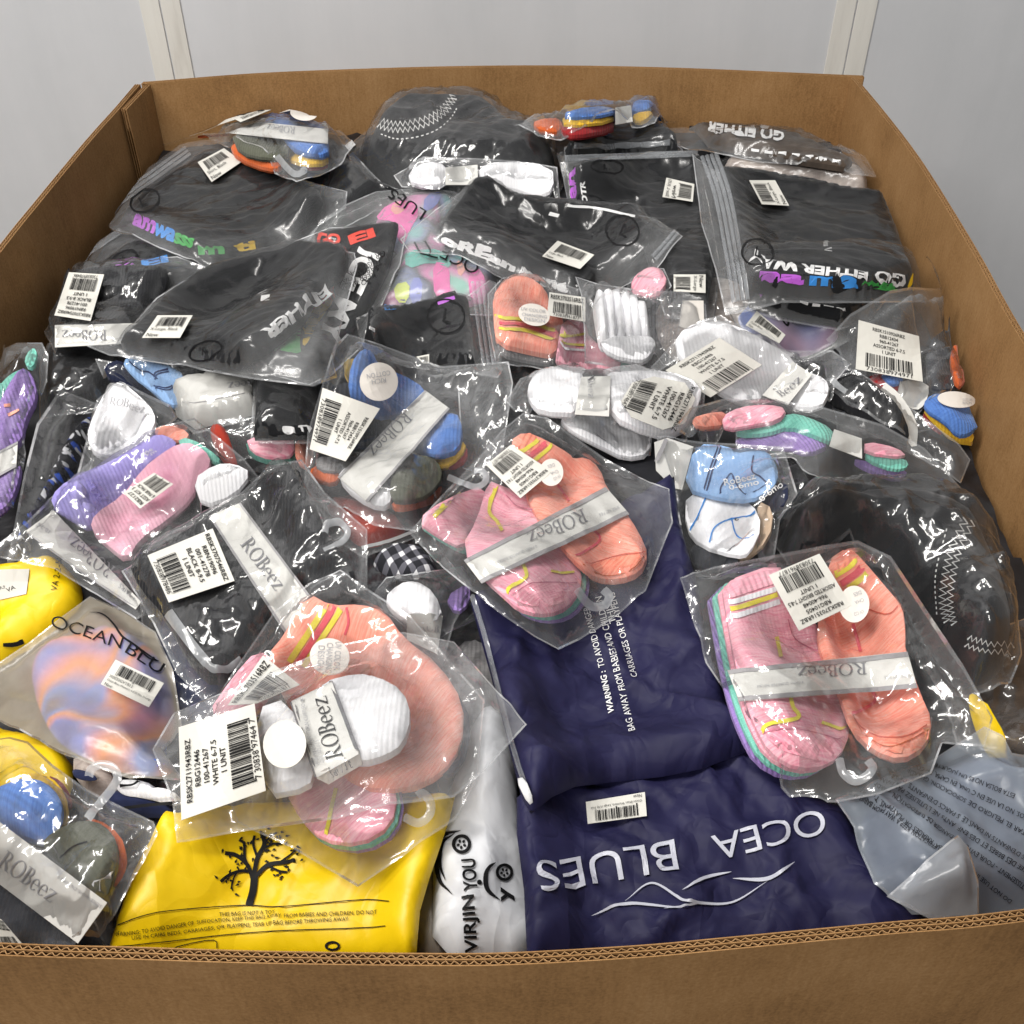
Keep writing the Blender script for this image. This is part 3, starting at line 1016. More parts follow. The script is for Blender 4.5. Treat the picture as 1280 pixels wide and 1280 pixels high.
        return s.solid('sock', pp, h * 0.6, mat, e0=0.55, r=min(r, 0.006), on=on, amp=amp * 0.7, scale=scale, aniso=aniso, step=0.0045, **k)
    def pile(s, pp, under, h, mat, lay=0.005, **k):
        """a folded sock on the edges of the other pairs beneath it: under = (dx, dy, material) in pixels"""
        for i, (dx, dy, m_) in enumerate(under):
            s.solid('sock', np.asarray(pp) + (dx, dy), lay, m_, r=0.004, e0=0.7, step=0.0045, smooth=1, on='B' if i == 0 else 'T', ang=k.get('ang', 0))
        k['smooth'] = 1; k['amp'] = 0.0026; k['scale'] = 0.02; k['r'] = 0.008
        return s.solid('sock', pp, h * 0.42, e0=0.55, mat=mat, on='T' if under else 'B', step=0.0045, **k)
    def stripes(s, sock, lst):
        for p, wd, mat in lst: s.stroke('stripe', p, wd, mat, 0.0014, sock)
    def zipper(s, p, gap, n=2, wd=4, off=0.0025):
        a, b = np.asarray(p, float)[0], np.asarray(p, float)[-1]
        d = (b - a) / np.linalg.norm(b - a); nr = np.array([-d[1], d[0]])
        for k in range(n):
            s.stroke('zip_ridge', np.asarray(p, float) + nr * gap * k, wd, 'zip_strip', off, parent=s.bag, thick=0.0015)
    def sizering(s, c, rx, ry, ang=0.0, letter='L', wd=2.2):
        e = ellipse(c, rx, ry, ang, 24); e = np.vstack([e, e[:1]])
        o = s.stroke('size_mark', e, wd, 'ink_black', 0.0012, parent=s.bag, n=2)
        c = np.asarray(c, float).ravel()
        d = np.array([math.cos(ang), math.sin(ang)])
        s.text(letter, (c - d * rx * 0.22 + (0, ry * 0.35), c + d * rx * 0.22 + (0, ry * 0.35)), ry * 0.8, 'ink_black', 0.0, 0.0012, s.bag)
        return o
    def done(s):
        global H
        H = np.where(s.touch, np.maximum(H, s.T), H)

LW = ['RBSK2711943RBZ', 'RBG12446', '100-41267', 'WHITE 6-7.5', '1 UNIT']
LK = ['RBSK3707546RBZ', 'RBN19096', '001-41278', 'BLACK 8-9.5', '1 UNIT']
LA = ['RBSK1510926RBZ', 'RBB12434', '960-41267', 'ASSORTED 6-7.5', '1 UNIT']
LC = ['RBSK3703516RBZ', 'RBG10405', '966-40048', 'ASSORTED BRIGHT 7-8.5', '1 UNIT']

#@@SETTING
# ------------------------------------------------------------------ the setting: floor, wall with battens
YW = float(rim_back[:, 1].max()) + 0.16
b = ([], []); box_mesh(b, (-4, -2, -0.05), (4, YW + 0.3, 0.0))
tag(mesh_obj('floor', b[0], b[1], 'concrete', smooth=False), 'grey concrete floor under the carton', None, None, 'structure')
b = ([], []); box_mesh(b, (-4, YW, 0.0), (4, YW + 0.1, 3.4))
wall = tag(mesh_obj('wall', b[0], b[1], 'wall_paint', smooth=False), 'pale grey painted wall behind the carton', None, None, 'structure')
def batten(px_l, px_r):
    xl = float(at_y(PX(*px_l), YW)[:, 0].mean()); xr = float(at_y(PX(*px_r), YW)[:, 0].mean())
    xm = (xl + xr) / 2
    for a, c in ((xl, xm - 0.0012), (xm + 0.0012, xr)):
        bb = ([], []); box_mesh(bb, (a, YW - 0.0025, 0.002), (c, YW - 0.0005, 3.38))
        o = mesh_obj('batten', bb[0], bb[1], 'batten_paint', wall, smooth=False)
        md = o.modifiers.new('bevel', 'BEVEL'); md.width = 0.0006; md.segments = 2
batten((174, 0, 195, 100), (225, 0, 243, 97))
batten((1047, 0, 1028, 92), (1101, 0, 1074, 95))

# ------------------------------------------------------------------ the carton
carton = bpy.data.objects.new('cardboard_box', None)
COL.objects.link(carton)
tag(carton, 'large open brown double-wall cardboard box filled with bagged clothing', 'box')

def offset_path(p, d):
    g = np.gradient(p, axis=0); g /= np.linalg.norm(g, axis=1, keepdims=True)
    return p + np.stack([g[:, 1], -g[:, 0]], 1) * d
def slab(path, d0, d1, z0, z1, b):
    A, Bq = offset_path(path, d0), offset_path(path, d1)
    n, k = len(b[0]), len(path)
    for z in (z0, z1):
        for P in (A, Bq): b[0].extend([(x, y, z) for x, y in P])
    A0, B0, A1_, B1_ = n, n + k, n + 2 * k, n + 3 * k
    for i in range(k - 1):
        b[1].append((A0 + i, A1_ + i, A1_ + i + 1, A0 + i + 1))
        b[1].append((B0 + i, B0 + i + 1, B1_ + i + 1, B1_ + i))
        b[1].append((A1_ + i, B1_ + i, B1_ + i + 1, A1_ + i + 1))
    for i in (0, k - 1): b[1].append((A0 + i, B0 + i, B1_ + i, A1_ + i))
def panel(name, path, sgn, out=0.0, ztop=RIM):
    path = resample(spline(np.asarray(path), 6), 0.02, closed=False)
    b = ([], [])
    for d in (0.0, 0.0033, 0.0068):
        slab(path, sgn * (out + d), sgn * (out + d + 0.0007), 0.002, ztop + (0.0006 * math.sin(d * 900)), b)
    o = mesh_obj(name, b[0], b[1], 'cardboard', carton, smooth=False)
    for d0, d1 in ((0.0008, 0.0032), (0.0041, 0.0067)):
        seg = resample(path, 0.0015, closed=False)
        s_ = np.concatenate([[0], np.cumsum(np.linalg.norm(np.diff(seg, axis=0), axis=1))])
        ph = (s_ / 0.0054 + d0 * 100) % 1.0
        ph = ph + 0.22 * noise2(s_ * 30 + d0 * 999, s_ * 0 + 0.5)
        crush = 0.82 + 0.5 * noise2(s_ * 14, s_ * 0 + 3.3 + d0 * 500)
        wv = np.clip(0.5 + 0.5 * np.sin(2 * math.pi * ph) * crush, 0.02, 0.98)
        g = np.gradient(seg, axis=0); g /= np.linalg.norm(g, axis=1, keepdims=True)
        nr = np.stack([g[:, 1], -g[:, 0]], 1) * sgn
        mid = seg + nr * (out + d0 + (d1 - d0) * wv)[:, None]
        bb = ([], [])
        slab(mid, -0.00028, 0.00028, ztop - 0.03, ztop - 0.0004, bb)
        mesh_obj('flute', bb[0], bb[1], 'cardboard_flute', o, smooth=False)
    return o
panel('back_panel', np.vstack([rim_back[0] + (-0.012, 0.001), rim_back, rim_back[-1] + (0.012, 0.001)]), -1)
panel('corner_panel', np.array([rim_back[0] + (0.0, -0.002), rim_left[0]]), 1, 0.0, RIM - 0.001)
panel('side_panel', np.vstack([rim_back[0] + (-0.004, -0.004), rim_left, [[XL, 0.6]], FL[None] + (0, 0.01)]), 1, 0.0095)
panel('side_panel', np.vstack([rim_right, [[XR, 0.6]], FR[None] + (0, 0.01)]), -1, 0.001)
panel('front_panel', np.vstack([FL[None], rim_front, FR[None]]), 1)
bb = ([], []); box_mesh(bb, (XL + 0.06, 0.45, 0.003), (XR - 0.06, float(rim_back[0][1]) - 0.03, 0.012))
mesh_obj('bottom_flap', bb[0], bb[1], 'cardboard', carton, smooth=False)

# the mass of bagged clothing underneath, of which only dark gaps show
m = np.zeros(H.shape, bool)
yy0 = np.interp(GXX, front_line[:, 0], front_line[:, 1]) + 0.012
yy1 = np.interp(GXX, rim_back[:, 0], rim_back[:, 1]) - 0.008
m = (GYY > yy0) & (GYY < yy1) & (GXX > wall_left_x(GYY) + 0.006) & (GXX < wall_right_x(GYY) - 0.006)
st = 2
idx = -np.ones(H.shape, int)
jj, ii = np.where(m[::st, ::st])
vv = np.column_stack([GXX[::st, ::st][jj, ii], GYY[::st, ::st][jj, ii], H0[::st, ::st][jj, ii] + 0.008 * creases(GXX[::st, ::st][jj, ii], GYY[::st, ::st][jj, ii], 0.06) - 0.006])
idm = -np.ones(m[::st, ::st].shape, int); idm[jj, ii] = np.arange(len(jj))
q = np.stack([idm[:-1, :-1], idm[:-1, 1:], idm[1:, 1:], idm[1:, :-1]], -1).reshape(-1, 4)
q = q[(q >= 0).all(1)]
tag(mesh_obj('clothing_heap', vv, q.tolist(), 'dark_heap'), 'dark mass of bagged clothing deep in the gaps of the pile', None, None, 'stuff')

#@@ITEMS
# ------------------------------------------------------------------ the packages, lowest first
def grow(pp, k): return pp.mean(0) + (pp - pp.mean(0)) * k
GT = 'black printed shirts in zip bags'
GS_ = 'sock packs in clear bags'
def rainbow(it, lst, parent):
    for t_, p_, h_, m_ in lst: it.text(t_, p_, h_, m_, 0.045, 0.0022, parent, name='print', fine=0.006)
def shirt_solid(it, pp, ang=0.0, h=0.014, amp=0.006, mat='black_cotton', **k):
    return it.solid('shirt', pp, h, mat, r=0.007, e0=0.5, smooth=0, fold=amp * 0.8, amp=amp * 1.1, scale=0.026, aniso=2.8, cang=ang, ang=ang, step=0.0042, **k)

# half-buried packages that show only in the gaps
for pp, mt, h_, fm, lb, ct in (
    (PX(530, 850, 600, 780, 655, 880, 650, 1000, 560, 980), 'grey_knit', 0.02, 'crinkle_film', 'crumpled clear bag of grey cloth left of the upper navy bag', 'garment'),
    (PX(585, 480, 650, 430, 720, 540, 660, 610, 590, 570), 'black_cotton', 0.02, 'crinkle_film', 'black cloth in crinkled film above the centre coral sock pack', 'garment'),
    (PX(1180, 830, 1300, 780, 1310, 980, 1210, 920), 'brown_cloth', 0.02, 'clear_film', 'dark brown cloth in the gap by the right panel behind the yellow corner', 'garment'),
    (PX(225, 455, 330, 450, 345, 560, 260, 560), 'black_cotton', 0.014, 'crinkle_film', 'black cloth in film beneath the pale boxed card', 'garment'),
    (PX(400, 690, 520, 670, 580, 760, 480, 820, 410, 780), 'charcoal_knit', 0.012, 'crinkle_film', 'charcoal cloth in crinkled film around the plaid cloth', 'garment'),
    (PX(930, 610, 1010, 560, 1030, 700, 960, 740), 'black_satin', 0.012, 'crinkle_film', 'black cloth in film between baby socks and the large stitched garment', 'garment'),
    (PX(90, 960, 230, 990, 240, 1100, 150, 1190, 110, 1100), 'charcoal_knit', 0.012, 'crinkle_film', 'charcoal cloth in film left of the tree-printed mailer', 'garment'),
    (PX(820, 360, 930, 340, 960, 430, 880, 470, 820, 430), 'beige_cloth', 0.012, 'crinkle_film', 'beige cloth in crinkled film behind the slanting white sock sticker', 'garment'),
    (PX(1030, 400, 1130, 380, 1150, 520, 1060, 540), 'charcoal_knit', 0.012, 'crinkle_film', 'charcoal cloth in film under the large-sticker pack at right', 'garment'),
    (PX(250, 680, 330, 720, 300, 900, 200, 900, 190, 760), 'navy_cloth', 0.010, 'crinkle_film', 'navy cloth in film under the black socks, left of centre', 'garment'),
):
    it = Item('bagged_garment', lb, ct)
    it.solid('garment', pp, h_, mt, r=0.012, amp=0.008, scale=0.035, fold=0.006)
    it.film(np.asarray(pp).mean(0) + (np.asarray(pp) - np.asarray(pp).mean(0)) * 1.2, fm, amp=0.010, scale=0.035)
    it.done()

# black stitched garment at the back
it = Item('bagged_garment', 'puffy glossy black garment with white zigzag stitching against the back panel', 'garment', 'stitched black garments')
g = it.solid('garment', A2(150, 360, 200, 270, 300, 180, 440, 140, 540, 170, 640, 240, 700, 300, 800, 320, 850, 380, 830, 460, 650, 470, 380, 470, 280, 460, 170, 420), 0.066, 'black_satin', r=0.05, amp=0.010, scale=0.06, aniso=2, cang=0.4, fold=0.008)
def zigzag(it, g, p, amp, step, off=0.0014, wd=2.0):
    p = resample(spline(p, 8), step, closed=False)
    d = np.gradient(p, axis=0); d /= np.linalg.norm(d, axis=1, keepdims=True)
    nr = np.stack([-d[:, 1], d[:, 0]], 1)
    q = p + nr * (amp * (1 - 2 * (np.arange(len(p)) % 2)))[:, None]
    it.stroke('zigzag_stitch', q, wd, 'thread_white', off, g, n=1)
def dotted(it, g, p, step, wd=1.4):
    p = resample(spline(p, 8), step, closed=False)
    V, F = [], []
    for i in range(0, len(p) - 1, 2):
        l, r_ = stroke_poly(p[i:i + 2], wd)
        V.append((l, r_))
    base = blur(it.T, 1); P = []
    for l, r_ in V:
        n = len(P)
        xy = hit(np.vstack([l[:1], l[-1:], r_[-1:], r_[:1]]), base + 0.001)
        P += np.column_stack([xy, samp(base, xy[:, 0], xy[:, 1]) + 0.0012]).tolist(); F.append((n, n + 1, n + 2, n + 3))
    mesh_obj('running_stitch', P, F, 'thread_white', g, it.org, smooth=False)
c = A2(205, 275, 260, 292, 330, 286, 400, 262, 450, 222, 478, 178)
zigzag(it, g, c, 3.2, 4.4); zigzag(it, g, c + (0, -8), 3.2, 4.4); dotted(it, g, c + (4, 11), 4)
it.film(A2(105, 330, 130, 280, 240, 190, 330, 140, 440, 126, 560, 155, 680, 230, 790, 300, 862, 340, 860, 420, 800, 520, 500, 510, 340, 490, 240, 490, 160, 440, 120, 370), 'clear_film', amp=0.008, scale=0.06, aniso=2.5, cang=0.9)
it.stroke('seal_tab', A2(95, 355, 120, 335), 8, 'white_clip', 0.003, it.bag)
it.done()

it = Item('bagged_garment', 'black cloth sleeve showing between the striped sock bag and the stitched garment', 'garment')
it.solid('garment', PX(396, 262, 410, 225, 440, 186, 470, 222, 520, 235, 470, 252, 420, 275), 0.03, 'black_cotton', r=0.03, amp=0.006)
it.film(PX(390, 266, 405, 220, 440, 182, 476, 220, 525, 236, 470, 256, 420, 280), 'clear_film', amp=0.004)
it.done()

# back right: beige bag, then flat print bag
it = Item('poly_bag', 'pale beige folded cloth in a hazy bag under the back right shirt', 'bag')
it.solid('cloth', A3(200, 395, 450, 400, 735, 440, 728, 505, 560, 480, 220, 445), 0.03, 'beige_cloth', r=0.02, amp=0.004)
it.film(A3(185, 370, 450, 380, 745, 425, 738, 520, 560, 490, 200, 455), 'zip_film')
it.done()
it = Item('bagged_shirt', 'grey-brown printed shirt bag lying flat in the back right corner', 'shirt', GT)
sh = shirt_solid(it, A3(80, 245, 330, 258, 430, 306, 520, 340, 670, 405, 640, 425, 400, 388, 160, 340), h=0.014, mat='brown_cloth')
it.text('GO EITHER', A3(430, 296, 150, 262), 13, 'ink_white', 0.04, 0.0022, sh, 'print', 0.006)
it.film(A3(10, 225, 70, 232, 330, 252, 440, 300, 560, 335, 640, 335, 740, 385, 778, 445, 700, 435, 560, 405, 340, 390, 150, 350, 40, 345), 'zip_film')
for k in range(7): it.stroke('print', A3(310 + 48 * k, 362 + 7 * k, 338 + 48 * k, 366 + 7 * k), 3, 'ink_white', 0.001, it.bag)
it.stroke('print', A3(80, 243, 110, 250), 4, 'ink_yellow', 0.001, it.bag)
it.done()

# back middle right shirts
it = Item('bagged_shirt', 'black shirt bag edge showing along the back under the rolled striped socks', 'shirt', GT)
shirt_solid(it, PX(706, 190, 735, 176, 822, 165, 846, 178, 848, 196, 712, 205), h=0.035)
it.film(PX(699, 180, 735, 168, 828, 158, 852, 175, 852, 200, 706, 208), 'zip_film')
it.zipper(PX(705, 186, 850, 178), 4)
it.done()
it = Item('bagged_shirt', 'black shirt in zip bag with square barcode sticker, behind the rightmost large shirt', 'shirt', GT)
sh = shirt_solid(it, PX(716, 210, 760, 203, 876, 198, 892, 335, 884, 382, 838, 380, 815, 300, 800, 275, 722, 262), ang=0.1, h=0.022)
it.text('an', PX(721, 248, 719, 214), 8, 'ink_purple', 0.04, 0.0022, sh, 'print', 0.006)
it.text('OTR', PX(735, 258, 731, 226), 7, 'ink_white', 0.04, 0.0022, sh, 'print', 0.006)
it.film(PX(704, 198, 790, 190, 872, 188, 898, 320, 892, 388, 832, 386, 800, 290, 790, 268, 716, 262), 'zip_film', cang=0.1)
it.zipper(PX(706, 196, 872, 190), 4, 2)
it.label(PX(866, 252, 868, 230, 833, 222, 828, 246), ['New', 'Size L (US)'], 0.45, small=True, first='code')
it.label(PX(882, 343, 882, 366, 842, 364, 842, 343), ['New', 'X-Large'], 0.5, small=True)
it.sizering(PX(759, 209), 20, 9)
it.done()

# rolled striped socks at the back
it = Item('sock_pack', 'rolled red, yellow and blue socks in a bag leaning on the back panel', 'socks', GS_)
it.sock(A2(750, 268, 800, 250, 860, 255, 858, 300, 790, 298), 0.022, 'orange_knit', r=0.016)
it.sock(A2(858, 272, 1042, 258, 1042, 290, 900, 316, 858, 300), 0.026, 'red_knit', r=0.018)
it.sock(A2(860, 245, 1040, 228, 1046, 262, 870, 280), 0.010, 'yellow_knit', r=0.01, on='T')
it.sock(A2(876, 224, 1040, 212, 1042, 238, 868, 252), 0.010, 'blue_knit', r=0.01, on='T')
it.sock(A2(1108, 198, 1170, 176, 1196, 180, 1180, 216, 1110, 232), 0.03, 'blue_knit', r=0.016)
it.sock(A2(1115, 232, 1192, 222, 1150, 262, 1112, 258), 0.018, 'yellow_knit', r=0.012)
it.band(A2(1050, 212, 1106, 203, 1112, 262, 1050, 272), border=0)
it.film(A2(700, 270, 800, 220, 1010, 186, 1170, 126, 1228, 190, 1184, 264, 1010, 306, 860, 318, 780, 300), 'crinkle_film', amp=0.006)
it.done()

# left back: two shirts
it = Item('bagged_shirt', 'black shirt with coloured print in the small bag under the left zip bag', 'shirt', GT)
sh = shirt_solid(it, A1(365, 790, 500, 700, 620, 715, 720, 770, 705, 835, 560, 860, 420, 830))
rainbow(it, [('GO', D1(370, 1150, 500, 1125), 9, 'ink_purple'), ('EI', D1(540, 1120, 690, 1085), 9, 'ink_blue')], sh)
it.film(A1(235, 770, 420, 635, 500, 670, 740, 765, 735, 835, 600, 860, 400, 840), 'zip_film')
it.zipper(A1(245, 765, 425, 645), 4)
it.sizering(D1(430, 1070), 18, 9, -0.5, 'M')
it.done()
it = Item('bagged_shirt', 'black shirt with purple, blue and green letters in the zip bag by the left panel', 'shirt', GT)
sh = shirt_solid(it, A1(465, 595, 540, 515, 700, 415, 730, 385, 860, 395, 1000, 455, 1135, 510, 1150, 560, 1060, 645, 900, 710, 840, 728, 700, 725, 620, 675, 540, 635), ang=0.45)
rainbow(it, [('am', D1(475, 870, 600, 925), 14, 'ink_purple'), ('wa', D1(590, 925, 715, 975), 14, 'ink_blue'), ('sss', D1(715, 975, 825, 1010), 12, 'ink_green'), ('m', D1(860, 1045, 1010, 1040), 8, 'ink_green'), ('ti', D1(1068, 1030, 1190, 1012), 9, 'ink_yellow')], sh)
it.film(A1(345, 572, 440, 490, 640, 345, 760, 300, 850, 325, 1000, 440, 1218, 498, 1212, 555, 1120, 615, 1040, 735, 760, 780, 700, 745, 560, 695, 480, 655, 410, 632), 'zip_film', cang=0.5, aniso=2.5)
it.zipper(A1(352, 572, 660, 352), 5, 3)
it.label(D1(855, 515, 1005, 435, 1110, 510, 935, 628), ['Shirt, Black', 'New'], 0.42, small=True, first='code')
it.sizering(D1(553, 735), 19, 13, -0.45)
it.done()

# sock pack at the back left
it = Item('sock_pack', 'orange, olive, blue and yellow socks in a bag on the back left shirt', 'socks', GS_)
it.sock(A1(815, 345, 880, 340, 1000, 405, 1000, 425, 950, 432, 840, 390), 0.026, 'orange_knit', r=0.014)
it.sock(A1(745, 225, 800, 225, 830, 290, 780, 300), 0.02, 'orange_knit', r=0.014)
it.sock(A1(1040, 380, 1165, 395, 1160, 420, 1080, 425), 0.016, 'red_knit', r=0.012)
it.sock(A1(1015, 355, 1165, 370, 1168, 412, 1080, 416, 1020, 395), 0.012, 'yellow_knit', r=0.012, on='T')
it.sock(A1(820, 300, 1010, 290, 1030, 350, 1020, 385, 950, 395, 850, 372), 0.020, 'olive_knit', r=0.016, on='T')
it.sock(A1(950, 190, 1080, 205, 1135, 255, 1168, 330, 1168, 385, 1060, 372, 1008, 320, 960, 250), 0.026, 'blue_knit', r=0.018, on='T', ang=0.6)
it.band(A1(1166, 340, 800, 300, 800, 250, 1166, 288), A1(1050, 280, 950, 268), 9, border=0, lm='ink_lightgrey')
it.film(A1(655, 225, 720, 185, 870, 146, 1000, 160, 1130, 205, 1200, 285, 1252, 330, 1205, 405, 1100, 455, 1050, 465, 960, 430, 850, 370, 700, 295), 'crinkle_film', amp=0.006)
it.label(D1(1275, 215, 1100, 285, 890, 180, 1130, 110), LA, 0.34)
it.tagdisc(A1(1080, 232), 17, 9, 0.1)
it.hook(A1(985, 385, 1020, 425, 1050, 450, 1080, 440, 1078, 425), 8)
it.done()

# black sock pack, left
it = Item('bagged_garment', 'black cloth in a bag in the gap above the white toe sock at left', 'garment')
it.solid('garment', A1(180, 1050, 480, 1040, 450, 1150, 340, 1260, 150, 1290, 150, 1120), 0.02, 'black_satin', r=0.03, amp=0.012, scale=0.05, aniso=2)
it.film(A1(170, 1040, 490, 1030, 460, 1160, 340, 1275, 140, 1300, 140, 1110), 'clear_film', amp=0.006)
it.done()
it = Item('sock_pack', 'black socks with upside-down white band and sticker beside the left panel', 'socks', GS_)
it.sock(A1(150, 830, 250, 790, 560, 770, 605, 800, 580, 880, 500, 980, 430, 1055, 200, 1055, 170, 960), 0.03, 'black_knit', r=0.022, amp=0.004)
it.band(A1(440, 1050, 195, 1064, 195, 985, 510, 978), A1(378, 1002, 220, 1002), 13, border=0)
it.film(A1(135, 850, 200, 785, 420, 755, 620, 735, 742, 780, 600, 880, 500, 1020, 450, 1070, 200, 1075, 140, 950), 'clear_film', amp=0.006, scale=0.05, aniso=2.4, cang=0.7)
it.label(A1(322, 970, 193, 950, 245, 797, 370, 805), LK, 0.36, '730838978486')
it.done()

# light blue socks with boxed card
it = Item('sock_pack', 'light blue and navy baby socks with a pale boxed card, left of centre', 'socks', GS_)
it.sock(D6(590, 125, 690, 85, 770, 170, 870, 250, 845, 300, 720, 225, 620, 205), 0.016, 'navy_knit', r=0.014)
sk = it.sock(D6(690, 95, 800, 68, 930, 105, 1070, 185, 990, 240, 1060, 350, 960, 350, 880, 275, 760, 185), 0.02, 'sky_knit', r=0.016)
for p in (D6(730, 100, 800, 150, 850, 160, 900, 200), D6(880, 190, 890, 160, 960, 145), D6(885, 205, 900, 172, 965, 158), D6(880, 250, 940, 255, 985, 240), D6(890, 265, 945, 270, 990, 255)):
    it.stroke('stripe', p, 1.8, 'ink_navy', 0.0009, sk)
it.solid('card_box', B1(605, 180, 880, 108, 918, 130, 912, 250, 690, 305, 620, 258), 0.022, 'card_paper', r=0.003, smooth=0)
it.stroke('fold', B1(620, 262, 660, 246, 912, 196), 1.2, 'ink_border', 0.001)
it.text(LOGO_END, B1(900, 152, 808, 165), 10, 'ink_lightgrey', 0, 0.001)
it.film(B1(340, 60, 430, 75, 700, 55, 800, 100, 925, 125, 920, 260, 690, 318, 600, 268, 430, 178, 370, 130), 'crinkle_film', amp=0.004)
it.done()

# black shirt below centre left and the pink socks under it
it = Item('sock_pack', 'pink and coral socks half hidden below the square black folded shirt', 'socks', GS_)
it.sock(B1(870, 375, 960, 350, 1050, 350, 1055, 445, 960, 450, 890, 425), 0.014, 'teal_knit', r=0.014)
it.sock(B1(875, 362, 1040, 345, 1052, 425, 960, 436, 890, 408), 0.010, 'pink_knit', r=0.012, on='T')
it.sock(B1(1050, 365, 1115, 375, 1110, 475, 1050, 445), 0.02, 'coral_knit', r=0.014)
it.film(B1(775, 290, 900, 280, 1110, 345, 1115, 480, 1000, 478, 850, 465, 780, 385), 'clear_film', amp=0.005)
it.done()
it = Item('bagged_shirt', 'square folded black shirt with white dots along its lower edge, left of centre', 'shirt', GT)
sh = shirt_solid(it, B1(918, 118, 1165, 95, 1115, 350, 903, 354, 910, 250), amp=0.004)
for c in (B1(1030, 340), B1(1085, 336)): it.patch('print', ellipse(c, 9, 4, 0.1, 14), 'ink_white', 0.0012, sh)
it.film(B1(905, 105, 1175, 85, 1125, 362, 892, 364), 'clear_film', amp=0.003)
it.done()

# tie-dye bag in the middle
it = Item('poly_bag', 'frosted bag with pink, teal and lime striped garment, top centre of the pile', 'bag', 'frosted lettered bags')
g = it.solid('garment', D2(610, 230, 690, 100, 960, 55, 1015, 90, 900, 240, 970, 330, 1150, 420, 1215, 480, 1170, 580, 900, 600, 640, 620, 720, 500, 770, 350), 0.02, 'tiedye_pastel', r=0.02, amp=0.004)
for pp, mt in ((D2(905, 400, 985, 410, 990, 580, 915, 585), 'ink_pink'), (D2(722, 512, 800, 492, 792, 600, 735, 600), 'ink_lime'), (D2(804, 480, 860, 480, 852, 605, 800, 605), 'ink_periwinkle'),
               (D2(775, 350, 960, 340, 1005, 440, 900, 400, 780, 440), 'ink_teal'), (D2(1070, 450, 1145, 432, 1160, 600, 1085, 600), 'ink_pink'), (D2(1015, 385, 1070, 430, 1030, 485), 'ink_peach'),
               (D2(625, 210, 700, 130, 800, 110, 850, 170, 800, 250, 770, 330, 740, 300, 730, 210), 'ink_pink'), (D2(700, 150, 760, 110, 790, 140, 740, 190), 'ink_peach'), (D2(870, 90, 960, 70, 920, 150, 860, 170), 'ink_periwinkle')):
    it.patch('print', pp, mt, 0.001, g, smooth=1)
it.film(D2(260, 330, 400, 185, 500, 115, 640, 55, 860, 34, 1000, 54, 1035, 75, 1090, 120, 980, 250, 1030, 400, 1220, 455, 1190, 620, 900, 640, 640, 650, 560, 500, 420, 420), 'frosted_film', amp=0.004, scale=0.06)
it.text('OCE', D2(1135, 410, 965, 325), 17, 'ink_black', 0.0, 0.0014, it.bag, fine=0.01)
it.text('LUES', D2(880, 165, 720, 55), 14, 'ink_black', 0.0, 0.0014, it.bag, fine=0.01)
it.stroke('swoosh', D2(820, 310, 850, 360, 890, 375, 930, 385), 2.2, 'ink_black', 0.0014, it.bag)
it.stroke('swoosh', D2(870, 305, 895, 350, 890, 370), 2.2, 'ink_black', 0.0014, it.bag)
it.done()

# printed shirt with big white letters
it = Item('bagged_shirt', 'black shirt with big white letters and yellow-green print under a recycling mark', 'shirt', GT)
sh = shirt_solid(it, D2(350, 275, 745, 228, 700, 430, 600, 630, 450, 860, 320, 895, 150, 860, 300, 700, 420, 560, 480, 400), ang=1.0, amp=0.004)
it.text('ICE MY', D2(560, 330, 360, 750), 30, 'ink_white', 0.04, 0.0022, sh, 'print', 0.006)
for t_, p_, h_, m_ in (('GO', D2(365, 335, 475, 325), 15, 'ink_red'), ('EI', D2(520, 325, 640, 285), 12, 'ink_red'), ('WAY', D2(330, 640, 470, 560), 14, 'ink_red')):
    it.text(t_, p_, h_, m_, 0.05, 0.0024, sh, 'print', 0.006)
for pp, mt in ((D2(250, 700, 320, 640, 420, 570, 440, 590, 400, 640, 350, 720, 310, 800, 290, 790, 310, 720), 'ink_yellow'), (D2(150, 820, 220, 740, 290, 700, 280, 780, 290, 840, 200, 830), 'ink_green')):
    it.patch('print', pp, mt, 0.001, sh, smooth=1)
it.film(D2(250, 300, 420, 235, 745, 222, 768, 260, 745, 400, 650, 610, 560, 785, 430, 905, 330, 950, 100, 905, 40, 880, 120, 800, 300, 640, 430, 450), 'zip_film', amp=0.004, cang=1.0)
for k, (t_, p_) in enumerate((('OR H', D2(680, 355, 600, 375)), ('THIS BA', D2(665, 392, 545, 420)), ('BABIES A', D2(650, 422, 515, 450)), ('KEEP THIS', D2(635, 455, 480, 485)), ('TO AVOID', D2(615, 485, 455, 510)))):
    it.text(t_, p_, 7, 'ink_black', 0.0, 0.0014, it.bag, 'warning_print')
c0 = D2(335, 685)[0]
for k in range(3):
    a = np.radians(np.linspace(0, 85, 6) + 120 * k)
    it.stroke('recycling_mark', np.stack([c0[0] + 11 * np.cos(a), c0[1] + 9 * np.sin(a)], 1), 4.5, 'ink_black', 0.0014, it.bag, n=2)
it.text('Recycle', D2(405, 625, 335, 655), 6, 'ink_black', 0.0, 0.0014, it.bag)
it.done()

